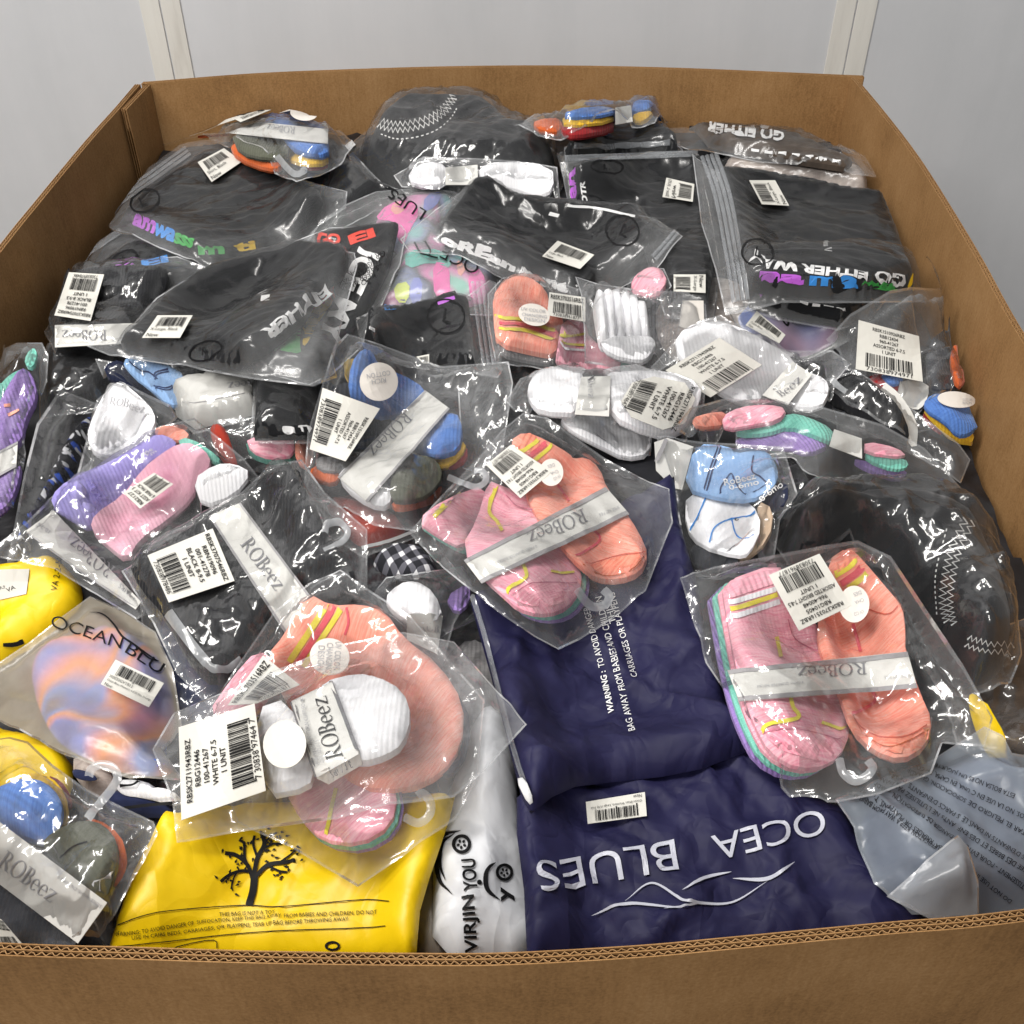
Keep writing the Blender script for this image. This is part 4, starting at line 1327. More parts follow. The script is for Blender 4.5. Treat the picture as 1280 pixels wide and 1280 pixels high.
it = Item('bagged_shirt', 'black folded shirt with white letters along its right edge, left of the recycling mark', 'shirt', GT)
sh = shirt_solid(it, A1(780, 775, 1000, 730, 1070, 700, 1180, 712, 1238, 735, 1222, 790, 1130, 865, 1080, 955, 1000, 1025, 850, 1120, 780, 1120, 600, 1085, 430, 1050, 520, 970, 600, 880, 720, 800), ang=0.5, h=0.02)
it.text('EITHER', D2(400, 505, 95, 740), 16, 'ink_white', 0.05, 0.0022, sh, 'print', 0.006)
it.patch('size_tab', D2(100, 562, 140, 556, 138, 582, 96, 588), 'ink_white', 0.0012, sh)
it.film(A1(320, 1035, 430, 1015, 560, 870, 640, 820, 720, 780, 1060, 682, 1245, 715, 1255, 760, 1200, 960, 1170, 1090, 1185, 1142, 1100, 1172, 900, 1148, 600, 1098, 400, 1068), 'zip_film', amp=0.004, scale=0.05, aniso=2.4, cang=0.4)
it.label(A1(560, 950, 685, 950, 640, 1030, 505, 1030), ['X-Large, Black', 'New'], 0.42, small=True, first='code')
it.sizering(A1(730, 1078), 21, 11, -0.3, 'XL')
it.done()

it = Item('bagged_shirt', 'black folded shirt under a ring-marked zip bag, above the round cotton sticker', 'shirt', GT)
sh = shirt_solid(it, D2(605, 628, 760, 622, 900, 600, 1020, 556, 1032, 580, 1075, 590, 1108, 895, 900, 878, 700, 808, 585, 775, 600, 700), ang=0.9, h=0.02)
it.patch('size_tab', D2(590, 728, 636, 728, 636, 746, 590, 748), 'ink_white', 0.0012, sh)
it.stroke('print', D2(680, 622, 735, 618), 5, 'ink_blue', 0.0012, sh); it.stroke('print', D2(930, 598, 1010, 572), 5, 'ink_purple', 0.0012, sh)
it.film(D2(556, 640, 640, 606, 1060, 545, 1165, 470, 1195, 480, 1225, 880, 1205, 912, 800, 870, 575, 795), 'zip_film', amp=0.003, cang=0.9)
it.zipper(D2(1095, 500, 1150, 895), -6, 3, 5)
it.sizering(D2(970, 660), 23, 21, 0.2)
it.label(D2(830, 850, 890, 838, 890, 880, 860, 880), [], 0.8, small=True)
it.done()

# white rolled socks, top middle
it = Item('sock_pack', 'rolled white socks in a crinkled bag below the back stitched garment', 'socks', GS_)
it.sock(A2(310, 445, 380, 402, 452, 418, 452, 485, 330, 488), 0.026, 'white_knit', r=0.022)
it.sock(A2(556, 430, 640, 402, 825, 418, 832, 505, 770, 530, 680, 496, 580, 486), 0.026, 'white_knit', r=0.022, amp=0.005)
it.band(A2(446, 425, 560, 415, 562, 486, 446, 486), border=0)
it.film(A2(272, 445, 380, 380, 560, 385, 700, 394, 835, 415, 845, 525, 760, 538, 640, 500, 520, 510, 300, 490), 'crinkle_film', amp=0.006)
it.done()

it = Item('bagged_shirt', 'black folded shirt with white bubble letters along its lower left edge, top centre', 'shirt', GT)
sh = shirt_solid(it, A2(425, 655, 480, 578, 540, 488, 600, 474, 700, 536, 860, 548, 1110, 586, 1175, 660, 1095, 755, 1010, 815, 930, 895, 860, 845, 720, 795, 690, 765, 560, 725), ang=-0.4, h=0.024, amp=0.008)
it.text('oREan', A2(425, 690, 690, 795), 12, 'ink_white', 0.06, 0.0024, sh, 'print', 0.006)
it.text('smne', A2(700, 818, 880, 872), 11, 'ink_white', 0.06, 0.0024, sh, 'print', 0.006)
it.stroke('print', A2(880, 562, 1000, 572, 1120, 600), 3, 'ink_white', 0.0014, sh)
it.patch('size_tab', A2(818, 582, 852, 590, 846, 602, 812, 594), 'ink_white', 0.0012, sh)
it.film(A2(300, 655, 420, 555, 530, 478, 640, 464, 760, 540, 1000, 555, 1180, 582, 1275, 650, 1185, 758, 1050, 830, 945, 860, 900, 910, 700, 812, 480, 712, 330, 698), 'zip_film', amp=0.004, cang=-0.4, aniso=2.4)
it.zipper(A2(1180, 745, 1262, 648), 5, 2)
it.label(A2(845, 685, 975, 735, 925, 785, 790, 740), ['Large, Black', 'New'], 0.5, small=True, first='code')
it.sizering(A2(1075, 650), 21, 19, 0.4)
it.done()

# coral socks under the white pack
it = Item('sock_pack', 'pink sock toe peeking out behind the ribbed white socks', 'socks', GS_)
it.sock(D3(800, 120, 830, 60, 890, 24, 965, 26, 1000, 95, 950, 160, 850, 160), 0.03, 'pink_knit', r=0.022)
it.film(D3(770, 140, 810, 60, 890, 8, 980, 10, 1020, 100, 960, 180, 800, 180), 'clear_film')
it.done()
it = Item('sock_pack', 'coral and pink socks with yellow stripes behind the ribbed white socks', 'socks', GS_)
it.sock(D3(90, 400, 250, 420, 392, 480, 388, 540, 250, 520, 105, 485), 0.010, 'grey_knit', r=0.01)
it.sock(D3(745, 505, 812, 515, 800, 565, 745, 560), 0.012, 'teal_knit', r=0.01)
sk = it.sock(D3(68, 180, 115, 100, 200, 62, 270, 76, 350, 136, 372, 220, 452, 300, 425, 380, 402, 490, 300, 475, 88, 425, 72, 300), 0.034, 'coral_knit', r=0.022, ang=1.4, amp=0.003)
it.stripes(sk, [(D3(78, 288, 240, 298, 425, 375), 4.2, 'lemon_knit'), (D3(80, 318, 240, 325, 420, 395), 3.8, 'rose_knit'), (D3(80, 348, 240, 353, 408, 415), 4.2, 'lemon_knit')])
sk = it.sock(D3(440, 300, 560, 305, 580, 400, 750, 500, 740, 580, 398, 548, 420, 400), 0.026, 'pink_knit', r=0.018, ang=1.4, amp=0.004)
it.stripes(sk, [(D3(425, 392, 562, 372), 3.2, 'lemon_knit'), (D3(435, 425, 562, 432), 3, 'lemon_knit'), (D3(415, 450, 560, 460), 3, 'white_knit')])
it.film(D3(52, 150, 130, 62, 300, 48, 560, 135, 765, 470, 838, 530, 785, 600, 600, 592, 380, 556, 92, 500, 55, 300), 'clear_film', amp=0.004)
it.label(D3(370, 150, 562, 178, 562, 308, 358, 272), ['RBSK3703516RBZ'], 0.62, '730838961877')
it.tagdisc(D3(288, 270), 20, 13.5, 0.25, ('UV COLOR', 'CHANGING', 'DESIGN'), (D3(218, 245, 350, 262), D3(222, 275, 355, 290), D3(235, 300, 345, 312)), 4)
it.done()

it = Item('sock_pack', 'ribbed white socks beside a clear sticker of fine print, right of centre', 'socks', GS_)
it.sock(D3(625, 400, 900, 380, 940, 420, 905, 495, 850, 520, 690, 485), 0.026, 'white_knit')
for k in range(6):
    x = 600 + 44 * k; y = 178 - 24 * k + 6 * k * k
    it.solid('sock', D3(x, y + 10, x + 12, y - 12, x + 60, y - 12, x + 78, y + 10, x + 88, y + 120, x + 96, 400 - 6 * k, x + 80, 425 - 6 * k, x + 40, 418 - 5 * k, x + 22, y + 150), 0.026 - 0.001 * k, 'white_knit', r=0.008, amp=0.002, scale=0.02, step=0.004, smooth=1)
it.patch('card', D3(1080, 195, 1192, 195, 1195, 310, 1120, 350, 1060, 330), 'tag_paper', 0.004)
it.film(D3(520, 35, 640, 72, 860, 102, 1100, 112, 1195, 175, 1210, 310, 1065, 450, 960, 520, 860, 535, 650, 490, 570, 480, 565, 300, 550, 130), 'crinkle_film', amp=0.006)
for k in range(9):
    a = k / 8
    it.text('TO AVOID DANGER OF SUFFOCATION KEEP AWAY'[k:k + 30], (D3(915 + 135 * a, 425 + 15 * a)[0], D3(905 + 190 * a, 120 + 30 * a)[0]), 2.6, 'ink_grey', 0, 0.0014, it.bag, 'fine_print')
it.done()

# white crumpled pack under
it = Item('sock_pack', 'crumpled bag of white socks below the white sock pack with tilted sticker', 'socks', GS_)
it.sock(grow(D3(440, 830, 560, 790, 740, 800, 890, 880, 880, 1000, 760, 1020, 640, 960, 520, 900), 1.13), 0.02, 'white_knit', r=0.022, amp=0.008, scale=0.025)
it.film(D3(360, 800, 520, 760, 740, 780, 910, 870, 900, 1020, 760, 1045, 600, 970, 460, 890), 'crinkle_film', amp=0.007)
it.done()

# right side: shirt under, tie-dye, big shirt
it = Item('poly_bag', 'frosted bag of blue and lilac tie-dye under the rightmost large shirt', 'bag', 'frosted lettered bags')
it.solid('garment', A3(250, 915, 380, 900, 600, 950, 640, 1010, 510, 1075, 430, 1075, 300, 1000), 0.022, 'tiedye_blue', r=0.02, amp=0.004)
it.film(A3(235, 905, 380, 885, 620, 940, 660, 1015, 520, 1090, 430, 1090, 290, 1010), 'frosted_film', amp=0.003)
it.label(A3(330, 935, 432, 1020, 410, 1050, 290, 985), ['Ocean Blues', 'New'], 0.5, small=True, first='code')
it.text('ES', A3(398, 935, 432, 1000), 13, 'ink_black', 0.01, 0.0014, it.bag, fine=0.01)
it.done()
it = Item('bagged_shirt', 'black shirt edge with white dashes directly under the rightmost large shirt', 'shirt', GT)
sh = shirt_solid(it, A3(298, 850, 560, 860, 800, 850, 720, 930, 620, 965, 400, 925, 308, 895), h=0.022)
it.stroke('print', A3(320, 872, 350, 885), 5, 'ink_purple', 0.0012, sh)
for a in ((480, 915, 510, 922), (525, 925, 552, 930), (565, 930, 600, 936), (610, 938, 650, 943)): it.stroke('print', A3(*a), 2.6, 'ink_white', 0.0012, sh)
it.film(A3(285, 842, 560, 850, 815, 840, 735, 940, 620, 978, 400, 938, 298, 905), 'zip_film', amp=0.003)
it.done()
it = Item('bagged_shirt', 'rightmost large black shirt with white and rainbow letter rows in a zip bag', 'shirt', GT)
sh = shirt_solid(it, A3(198, 442, 330, 446, 770, 528, 832, 680, 885, 855, 700, 858, 400, 850, 300, 835, 270, 700), ang=-0.2, h=0.024, amp=0.005)
it.text('GO EITHER WAY', A3(862, 818, 298, 738), 15, 'ink_white', 0.04, 0.0022, sh, 'print', 0.006)
rainbow(it, [('aa', A3(335, 835, 495, 848), 11, 'ink_purple'), ('ma', A3(515, 848, 690, 858), 10, 'ink_blue'), ('ea', A3(700, 860, 830, 864), 7, 'ink_green'), ('i', A3(865, 860, 890, 862), 5, 'ink_yellow')], sh)
it.patch('size_tab', A3(568, 702, 596, 708, 598, 722, 570, 718), 'ink_white', 0.0012, sh)
it.film(A3(118, 368, 200, 425, 480, 472, 780, 518, 868, 556, 875, 650, 955, 760, 975, 842, 900, 872, 600, 874, 430, 872, 300, 905, 233, 915, 198, 760, 148, 600), 'zip_film', amp=0.004, scale=0.06, aniso=2, cang=-0.2)
it.zipper(A3(135, 385, 190, 560, 248, 905), -6, 4, 5)
it.label(A3(348, 555, 303, 470, 395, 470, 445, 560), ['X-Large, Black', 'New'], 0.48, small=True, first='code')
it.sizering(A3(333, 728), 20, 17, 0.2)
it.done()

# right pack with big sticker
it = Item('sock_pack', 'bag with large white sticker and blue sock cuff sticking out, by the right panel', 'socks', GS_)
it.sock(D5(690, 705, 800, 745, 830, 840, 740, 780), 0.012, 'red_knit', r=0.012)
it.sock(D5(695, 680, 790, 715, 850, 800, 1025, 795, 1020, 885, 880, 868, 760, 765), 0.016, 'yellow_knit', r=0.012)
it.sock(D5(715, 635, 800, 590, 950, 680, 1100, 662, 1120, 765, 1005, 795, 960, 835, 895, 840, 830, 765, 708, 690), 0.016, 'blue_knit', r=0.016, on='T', amp=0.004, ang=0.3)
it.sock(D5(720, 320, 850, 220, 960, 340, 980, 545, 810, 590, 730, 570), 0.026, 'charcoal_knit', r=0.022, amp=0.006)
it.sock(D5(870, 325, 910, 345, 900, 420, 955, 525, 900, 580, 855, 430), 0.012, 'orange_knit', r=0.012, on='T')
it.sock(D5(390, 490, 560, 490, 600, 570, 500, 620, 420, 560), 0.016, 'red_knit', r=0.014)
it.sock(D5(450, 480, 580, 490, 590, 540, 520, 560), 0.008, 'blue_knit', r=0.01, on='T')
it.patch('band', D5(575, 520, 735, 540, 735, 620, 690, 695, 630, 690, 555, 610), 'card_paper', 0.004, smooth=1)
it.film(D5(170, 280, 300, 140, 520, 10, 640, -10, 835, 5, 940, 170, 990, 400, 970, 570, 900, 640, 750, 665, 650, 712, 480, 610, 280, 450, 240, 350), 'crinkle_film', amp=0.010, scale=0.05)
it.label(D5(335, 183, 680, 275, 702, 535, 318, 462), LA, 0.36, '730838974971')
it.tagdisc(D5(895, 637), 24, 10, 0.1, ('COTTON', 'RICH'), (D5(930, 645, 985, 645), D5(930, 662, 980, 662)), 3)
it.done()

# black socks below it
it = Item('sock_pack', 'black socks with pale curved card edge below the large-sticker pack at right', 'socks', GS_)
it.sock(D5(160, 540, 330, 480, 470, 590, 570, 680, 630, 830, 600, 890, 350, 790, 280, 690, 165, 650), 0.022, 'black_knit', r=0.02, amp=0.006)
it.stroke('card', D5(470, 560, 560, 640, 640, 780, 640, 900), 12, 'card_paper', 0.003)
it.film(D5(150, 520, 330, 465, 480, 560, 700, 720, 900, 870, 965, 960, 905, 1110, 700, 960, 500, 870, 300, 750, 155, 660), 'clear_film', amp=0.007, scale=0.05, aniso=2, cang=-0.6)
it.done()

# white socks with diagonal label
it = Item('sock_pack', 'white socks in a knotted bag whose sticker slants up to the right', 'socks', GS_)
it.sock(grow(D4(135, 250, 200, 155, 330, 125, 480, 155, 600, 225, 765, 325, 745, 410, 600, 490, 560, 550, 420, 510, 250, 400), 1.13), 0.03, 'white_knit', r=0.026, amp=0.006, ang=0.5)
it.sock(grow(D4(860, 400, 960, 435, 980, 500, 935, 585, 760, 578), 1.13), 0.028, 'white_knit', r=0.022)
it.band(D4(780, 328, 892, 402, 752, 578, 608, 520), None, border=0)
it.text(LOGO_END, D4(712, 552, 838, 440), 11, 'ink_grey', 0, 0.003)
it.film(D4(-10, 345, 100, 225, 250, 92, 380, 52, 450, 100, 640, 140, 735, 250, 1000, 250, 1105, 330, 1010, 425, 1000, 510, 935, 600, 700, 600, 560, 585, 360, 552, 250, 440, 60, 385), 'crinkle_film', amp=0.008, scale=0.035)
it.label(D4(55, 378, 362, 192, 605, 348, 312, 532), LW, 0.34)
it.hook(D4(1000, 425, 1040, 470, 1088, 505), 7)
it.done()
it = Item('sock_pack', 'white socks with a rounded sticker read sideways, centre right', 'socks', GS_)
it.sock(grow(D3(266, 665, 305, 588, 400, 556, 460, 588, 545, 598, 525, 785, 330, 775, 278, 725), 1.13), 0.032, 'white_knit', r=0.026, amp=0.005)
it.sock(grow(D3(680, 615, 800, 590, 1000, 590, 1150, 650, 1140, 760, 1040, 890, 900, 880, 720, 800), 1.13), 0.034, 'white_knit', r=0.03, amp=0.004)
it.band(D3(540, 602, 697, 597, 688, 812, 505, 802), border=0)
it.text(LOGO_END, D3(572, 610, 578, 715), 8, 'ink_lightgrey', 0, 0.003)
it.film(D3(150, 720, 230, 595, 400, 535, 800, 560, 1000, 562, 1190, 640, 1180, 725, 1085, 930, 900, 910, 700, 842, 500, 830, 300, 785, 200, 770), 'crinkle_film', amp=0.006)
it.label(D3(1178, 650, 1062, 918, 722, 782, 842, 582), LW, 0.34, '730838974647', rnd=1)
it.done()

# rolled pastel socks
it = Item('sock_pack', 'rolled pink, mint and purple socks in a long bag at right', 'socks', GS_)
it.sock(D4(200, 655, 300, 625, 400, 615, 410, 690, 240, 710), 0.02, 'coral_knit', r=0.016)
it.sock(D4(440, 770, 640, 740, 740, 715, 870, 745, 1000, 800, 870, 860, 740, 815, 500, 815), 0.018, 'purple_knit', r=0.014, ang=0.5)
it.sock(D4(455, 712, 600, 690, 760, 625, 860, 645, 1010, 715, 1020, 800, 900, 750, 760, 700, 640, 742, 470, 750), 0.014, 'teal_knit', r=0.012, on='T', ang=0.4)
it.sock(D4(375, 645, 480, 588, 640, 574, 750, 600, 700, 665, 560, 690, 395, 718), 0.016, 'pink_knit', r=0.016, on='T', amp=0.004, ang=0.4)
it.sock(D5(310, 975, 530, 1035, 615, 1048, 595, 1090, 500, 1086, 320, 1005), 0.014, 'purple_knit', r=0.012)
it.sock(D5(372, 935, 600, 975, 625, 1022, 540, 1045, 380, 985), 0.010, 'teal_knit', r=0.01, on='T')
it.sock(D5(368, 875, 560, 915, 615, 970, 370, 945), 0.010, 'pink_knit', r=0.01, on='T')
it.band(D4(1018, 715, 1176, 768, 1178, 882, 990, 812), border=0)
it.film(PX(848, 532, 868, 508, 910, 496, 975, 499, 1024, 505, 1100, 527, 1152, 556, 1196, 604, 1160, 608, 1100, 605, 1012, 590, 990, 570, 940, 568, 880, 552), 'zip_film', amp=0.003, scale=0.06, aniso=2.5, cang=-0.3)
it.done()

# big black stitched garment at right
it = Item('bagged_garment', 'large glossy black garment with two zigzag seams in the right front bag', 'garment', 'stitched black garments')
g = it.solid('garment', B3(410, 660, 470, 575, 580, 540, 780, 520, 960, 555, 1100, 640, 1185, 770, 1245, 900, 1262, 1050, 1220, 1130, 1110, 1170, 1000, 1140, 900, 1050, 800, 870, 660, 720, 490, 750), 0.072, 'black_satin', r=0.06, amp=0.012, scale=0.07, aniso=2, cang=-0.6, fold=0.008)
c = B3(1075, 650, 1025, 750, 1000, 850, 990, 950, 1005, 1020)
zigzag(it, g, c, 4.5, 5.2); zigzag(it, g, c + (9, 3), 4, 5.2); dotted(it, g, B3(1005, 685, 965, 850, 970, 1000), 4)
c = B3(1080, 1075, 1150, 1100, 1245, 1100)
zigzag(it, g, c, 3.5, 5); zigzag(it, g, c + (-4, 10), 3.0, 5)
it.film(B3(395, 650, 455, 560, 580, 515, 780, 495, 960, 535, 1115, 615, 1205, 755, 1268, 900, 1290, 1060, 1250, 1160, 1110, 1210, 1000, 1180, 900, 1065, 800, 880, 660, 730, 480, 765), 'clear_film', amp=0.012, scale=0.06, aniso=1.8, cang=-0.7)
it.done()

# baby socks
it = Item('sock_pack', 'light blue and white baby socks with navy stripes beside the navy bag', 'socks', GS_)
it.sock(B3(330, 560, 440, 510, 440, 600, 380, 620), 0.014, 'navy_knit', r=0.014)
it.sock(B3(330, 585, 390, 615, 375, 725, 280, 800, 250, 780, 340, 690), 0.016, 'beige_knit', r=0.014)
it.sock(B3(85, 745, 180, 745, 270, 790, 245, 830, 110, 828), 0.018, 'charcoal_knit', r=0.016)
it.patch('card', D4(-10, 790, 65, 765, 215, 815, 150, 1060, 100, 1050, 0, 950), 'card_paper', 0.006, raster=True)
it.stroke('border', D4(60, 775, 0, 905), 5, 'ink_border', 0.007)
sk = it.sock(B3(78, 555, 220, 562, 315, 595, 350, 680, 305, 775, 260, 785, 130, 748, 76, 680), 0.024, 'white_knit', r=0.018)
for p in (B3(150, 570, 120, 640, 90, 700), B3(160, 740, 180, 680, 240, 650, 320, 640), B3(240, 650, 260, 710, 320, 740)): it.stroke('stripe', p, 1.8, 'ink_blue', 0.0009, sk)
it.text('c', B3(252, 658, 266, 654), 3.5, 'ink_black', 0.02, 0.001, sk)
sk = it.sock(D4(222, 800, 420, 815, 450, 856, 560, 840, 640, 845, 690, 930, 695, 1012, 655, 1065, 540, 1125, 380, 1116, 156, 1055), 0.026, 'sky_knit', r=0.018)
for p in (D4(352, 825, 305, 950, 268, 1085), D4(368, 828, 322, 950, 285, 1088), D4(365, 1100, 370, 1050, 400, 1000, 430, 968, 450, 1010, 480, 1060, 510, 1105), D4(560, 850, 548, 950, 600, 990, 650, 1040), D4(550, 1090, 640, 1035)):
    it.stroke('stripe', p, 2.0, 'ink_navy', 0.0009, sk)
it.text('RoBeez', D4(392, 1040, 572, 1000), 9, 'ink_white', 0.01, 0.001, sk)
it.text('0-6mo', D4(420, 1068, 590, 1030), 7, 'ink_white', 0.01, 0.001, sk)
it.film(B3(-20, 350, 130, 372, 420, 390, 470, 550, 410, 640, 390, 770, 240, 850, 85, 842, 50, 560), 'clear_film', amp=0.004)
it.text('0-6mo', D4(605, 1140, 730, 1040), 8, 'ink_white', 0.01, 0.001, it.bag)
it.done()

# left edge pack
it = Item('sock_pack', 'ribbed purple and mint socks at the far left edge with white band', 'socks', GS_, lift=0.045)
it.sock(D6(-100, 250, 0, 240, 60, 175, 140, 140, 60, 225, 25, 310, 0, 420, -100, 420), 0.03, 'teal_knit', r=0.02, ang=0.5)
sk = it.sock(D6(-60, 460, 40, 250, 120, 135, 190, 175, 215, 300, 145, 430, 122, 570, 0, 610, -60, 610), 0.034, 'purple_knit', r=0.024, ang=0.5, amp=0.004)
it.stripes(sk, [(D6(22, 352, 60, 348), 4, 'coral_knit'), (D6(45, 405, 110, 380), 4, 'coral_knit')])
it.sock(D6(-60, 790, 120, 680, 112, 770, 62, 910, -60, 1000), 0.03, 'purple_knit', r=0.022, ang=0.5)
it.sock(D6(140, 120, 150, 60, 195, 20, 215, 60, 190, 140), 0.014, 'teal_knit', r=0.01, on='T')
it.band(D6(-60, 640, 102, 555, 92, 702, -60, 785), border=0.1)
it.film(D6(-110, 80, 90, -15, 230, -15, 266, 60, 256, 200, 206, 340, 146, 480, 136, 650, 76, 910, -110, 1040), 'crinkle_film', amp=0.006)
it.done()

# floral garment
it = Item('bagged_garment', 'black cloth printed with white and blue flowers, left of the white toe sock', 'garment')
it.solid('garment', D6(40, 1250, 110, 960, 205, 850, 300, 640, 420, 425, 535, 352, 530, 500, 480, 750, 340, 830, 170, 960, 155, 1245), 0.02, 'floral_cloth', r=0.02, amp=0.004)
it.film(D6(330, 240, 560, 330, 545, 500, 490, 760, 350, 840, 180, 970, 160, 1260, 20, 1270, 80, 960, 130, 700, 200, 430), 'clear_film', amp=0.005, scale=0.05, cang=1.1)
it.done()
it = Item('sock_pack', 'white sock toe in a clear bag beside the floral cloth', 'socks', GS_)
it.sock(D6(496, 535, 536, 400, 616, 255, 690, 214, 805, 305, 886, 395, 886, 475, 785, 605, 650, 642, 536, 626), 0.034, 'white_knit', r=0.03, amp=0.003)
it.film(D6(435, 745, 485, 560, 552, 305, 680, 202, 960, 335, 1000, 400, 910, 490, 805, 612, 600, 712), 'crinkle_film', amp=0.005)
it.text(LOGO, D6(622, 345, 822, 398), 10, 'ink_lightgrey', 0, 0.0014, it.bag)
it.done()

# red and plaid cloth, middle
it = Item('bagged_garment', 'plain red cloth under the multicoloured cotton sock pack', 'garment')
it.solid('garment', B2(60, 560, 200, 590, 370, 655, 345, 690, 210, 748, 120, 660), 0.018, 'red_cloth', r=0.012, amp=0.003)
it.stroke('hem', B2(205, 752, 300, 728, 395, 692), 4, 'ink_white', 0.001)
it.solid('garment', B1(730, 300, 790, 285, 830, 400, 850, 470, 780, 430), 0.016, 'red_cloth', r=0.012)
it.film(B2(30, 560, 200, 575, 385, 645, 400, 700, 210, 770, 90, 700), 'clear_film', amp=0.005)
it.hook(B2(60, 755, 130, 735, 155, 700, 130, 665, 90, 660, 70, 690), 8)
it.done()
it = Item('folded_garment', 'black and white plaid cloth in the gap under the red cloth', 'garment')
it.solid('garment', B2(225, 790, 320, 722, 405, 728, 490, 822, 420, 850, 300, 845), 0.014, 'plaid_cloth', r=0.012, amp=0.004, ang=0.6)
it.done()

# cotton pack
it = Item('sock_pack', 'blue, yellow and olive socks with round cotton sticker and slanting band, centre left', 'socks', GS_)
it.sock(B2(500, 440, 580, 390, 582, 440, 520, 475), 0.012, 'red_knit', r=0.012)
it.sock(B2(440, 415, 562, 370, 580, 402, 525, 458, 478, 468), 0.016, 'yellow_knit', r=0.012)
it.sock(B2(305, 595, 380, 570, 495, 525, 478, 578, 400, 606, 330, 618), 0.014, 'orange_knit', r=0.012)
it.sock(B2(15, 480, 60, 455, 135, 488, 105, 528, 40, 508), 0.018, 'orange_knit', r=0.014)
it.sock(B2(40, 430, 130, 430, 130, 485, 45, 475), 0.018, 'grey_knit', r=0.014)
it.sock(B2(120, 480, 205, 455, 320, 540, 300, 610, 230, 600, 140, 535), 0.022, 'white_knit', r=0.016)
it.sock(B2(140, 85, 205, 80, 190, 185, 145, 150), 0.018, 'yellow_knit', r=0.014)
it.sock(B2(75, 190, 170, 160, 330, 260, 250, 430, 100, 430), 0.02, 'charcoal_knit', r=0.016)
it.sock(B2(166, 100, 208, 45, 244, 56, 264, 105, 405, 165, 440, 215, 300, 300, 195, 262, 156, 205), 0.026, 'blue_knit', r=0.02, amp=0.004)
it.sock(B2(380, 380, 440, 300, 540, 265, 566, 335, 550, 405, 480, 428, 405, 408), 0.022, 'blue_knit', r=0.016, on='T')
it.sock(B2(312, 485, 350, 432, 420, 422, 476, 445, 496, 500, 444, 565, 370, 588, 304, 582), 0.018, 'olive_knit', r=0.016, on='T')
it.band(B2(518, 258, 225, 592, 120, 500, 430, 192), B2(352, 262, 222, 400), 17, border=0.07)
it.film(B2(5, 565, 22, 330, 112, 36, 158, -8, 262, 24, 480, 104, 714, 88, 730, 160, 694, 404, 560, 500, 400, 672, 250, 652, 95, 572), 'crinkle_film', amp=0.007, scale=0.04)
it.label(B2(270, 258, 148, 445, 20, 402, 66, 184), LA, 0.36, '730838974971')
it.tagdisc(B2(266, 162), 24, 24, 0, ('COTTON', 'RICH'), (B2(305, 122, 222, 135), B2(290, 148, 240, 155)), 6)
it.patch('cotton_mark', ellipse(B2(265, 195)[0], 7, 7), 'ink_lightgrey', 0.0024)
it.done()

# white sock with card, under the coral pack
it = Item('sock_pack', 'white sock toe with a small card between the coral pack and the navy bag', 'socks', GS_)
it.sock(B2(500, 930, 590, 875, 590, 950, 540, 990), 0.012, 'purple_knit', r=0.012)
it.sock(B2(284, 935, 335, 884, 400, 872, 466, 915, 496, 1005, 400, 1030, 320, 985), 0.03, 'white_knit', r=0.024)
it.patch('card', B2(366, 1000, 494, 1000, 474, 1130, 366, 1080), 'card_paper', 0.003)
it.text(LOGO_START, B2(410, 1045, 478, 1055), 9, 'ink_lightgrey', 0, 0.0042)
it.film(B2(250, 905, 296, 850, 560, 812, 600, 890, 530, 1010, 490, 1155, 340, 1075), 'clear_film', amp=0.005)
it.done()

# yellow mailers at left
it = Item('mailer_bag', 'yellow mailer at the left edge with a white address sticker', 'mailer', 'yellow mailers')
yb = it.solid('bag', D7(-130, 110, 0, 95, 130, 60, 300, 40, 445, 180, 462, 290, 410, 360, 160, 560, 90, 590, 0, 660, -130, 680), 0.022, 'yellow_poly', r=0.022, amp=0.004, scale=0.05, fold=0.009, smooth=1, step=0.005)
it.patch('address_sticker', D7(-60, 152, 168, 143, 150, 285, -60, 330), 'label_paper', 0.0014, yb)
it.put('lettering', [(text_mesh('P-7')[0], text_mesh('P-7')[1], tq(D7(0, 262, 30, 255), 4)), (text_mesh('VA')[0], text_mesh('VA')[1], tq(D7(40, 275, 90, 255), 5))], 'ink_black', 0.0022, yb)
it.text('VA 2-2-5S', D7(325, 270, 362, 85), 8, 'ink_black', 0.0, 0.0016, yb)
it.stroke('print', D7(20, 582, 80, 578, 135, 560), 5, 'ink_black', 0.0016, yb)
it.done()
it = Item('mailer_bag', 'yellow mailer lying under the clear pack in the lower left corner', 'mailer', 'yellow mailers')
it.solid('bag', D8(-130, -120, 0, -60, 180, -10, 400, 85, 400, 300, 300, 360, -130, 380), 0.02, 'yellow_poly', r=0.02, amp=0.004, scale=0.05, fold=0.009, smooth=1, step=0.005)
it.done()
it = Item('folded_garment', 'beige, navy and white cloth folds above the lower yellow mailer', 'garment')
it.solid('cloth', D8(390, 80, 560, 140, 700, 230, 690, 300, 520, 300, 395, 180), 0.03, 'beige_cloth', r=0.02, amp=0.004)
it.solid('cloth', D8(395, 160, 520, 190, 560, 240, 420, 230), 0.01, 'navy_cloth', r=0.01, on='T')
it.solid('cloth', D8(560, 290, 740, 300, 1040, 380, 1030, 430, 700, 430, 600, 400), 0.02, 'navy_cloth', r=0.02)
it.solid('cloth', D8(640, 255, 740, 235, 1040, 320, 1030, 380, 800, 320, 690, 310), 0.016, 'white_knit', r=0.014, on='T')
it.stroke('print', D8(690, 300, 760, 290, 810, 262), 2.5, 'ink_black', 0.001)
it.done()

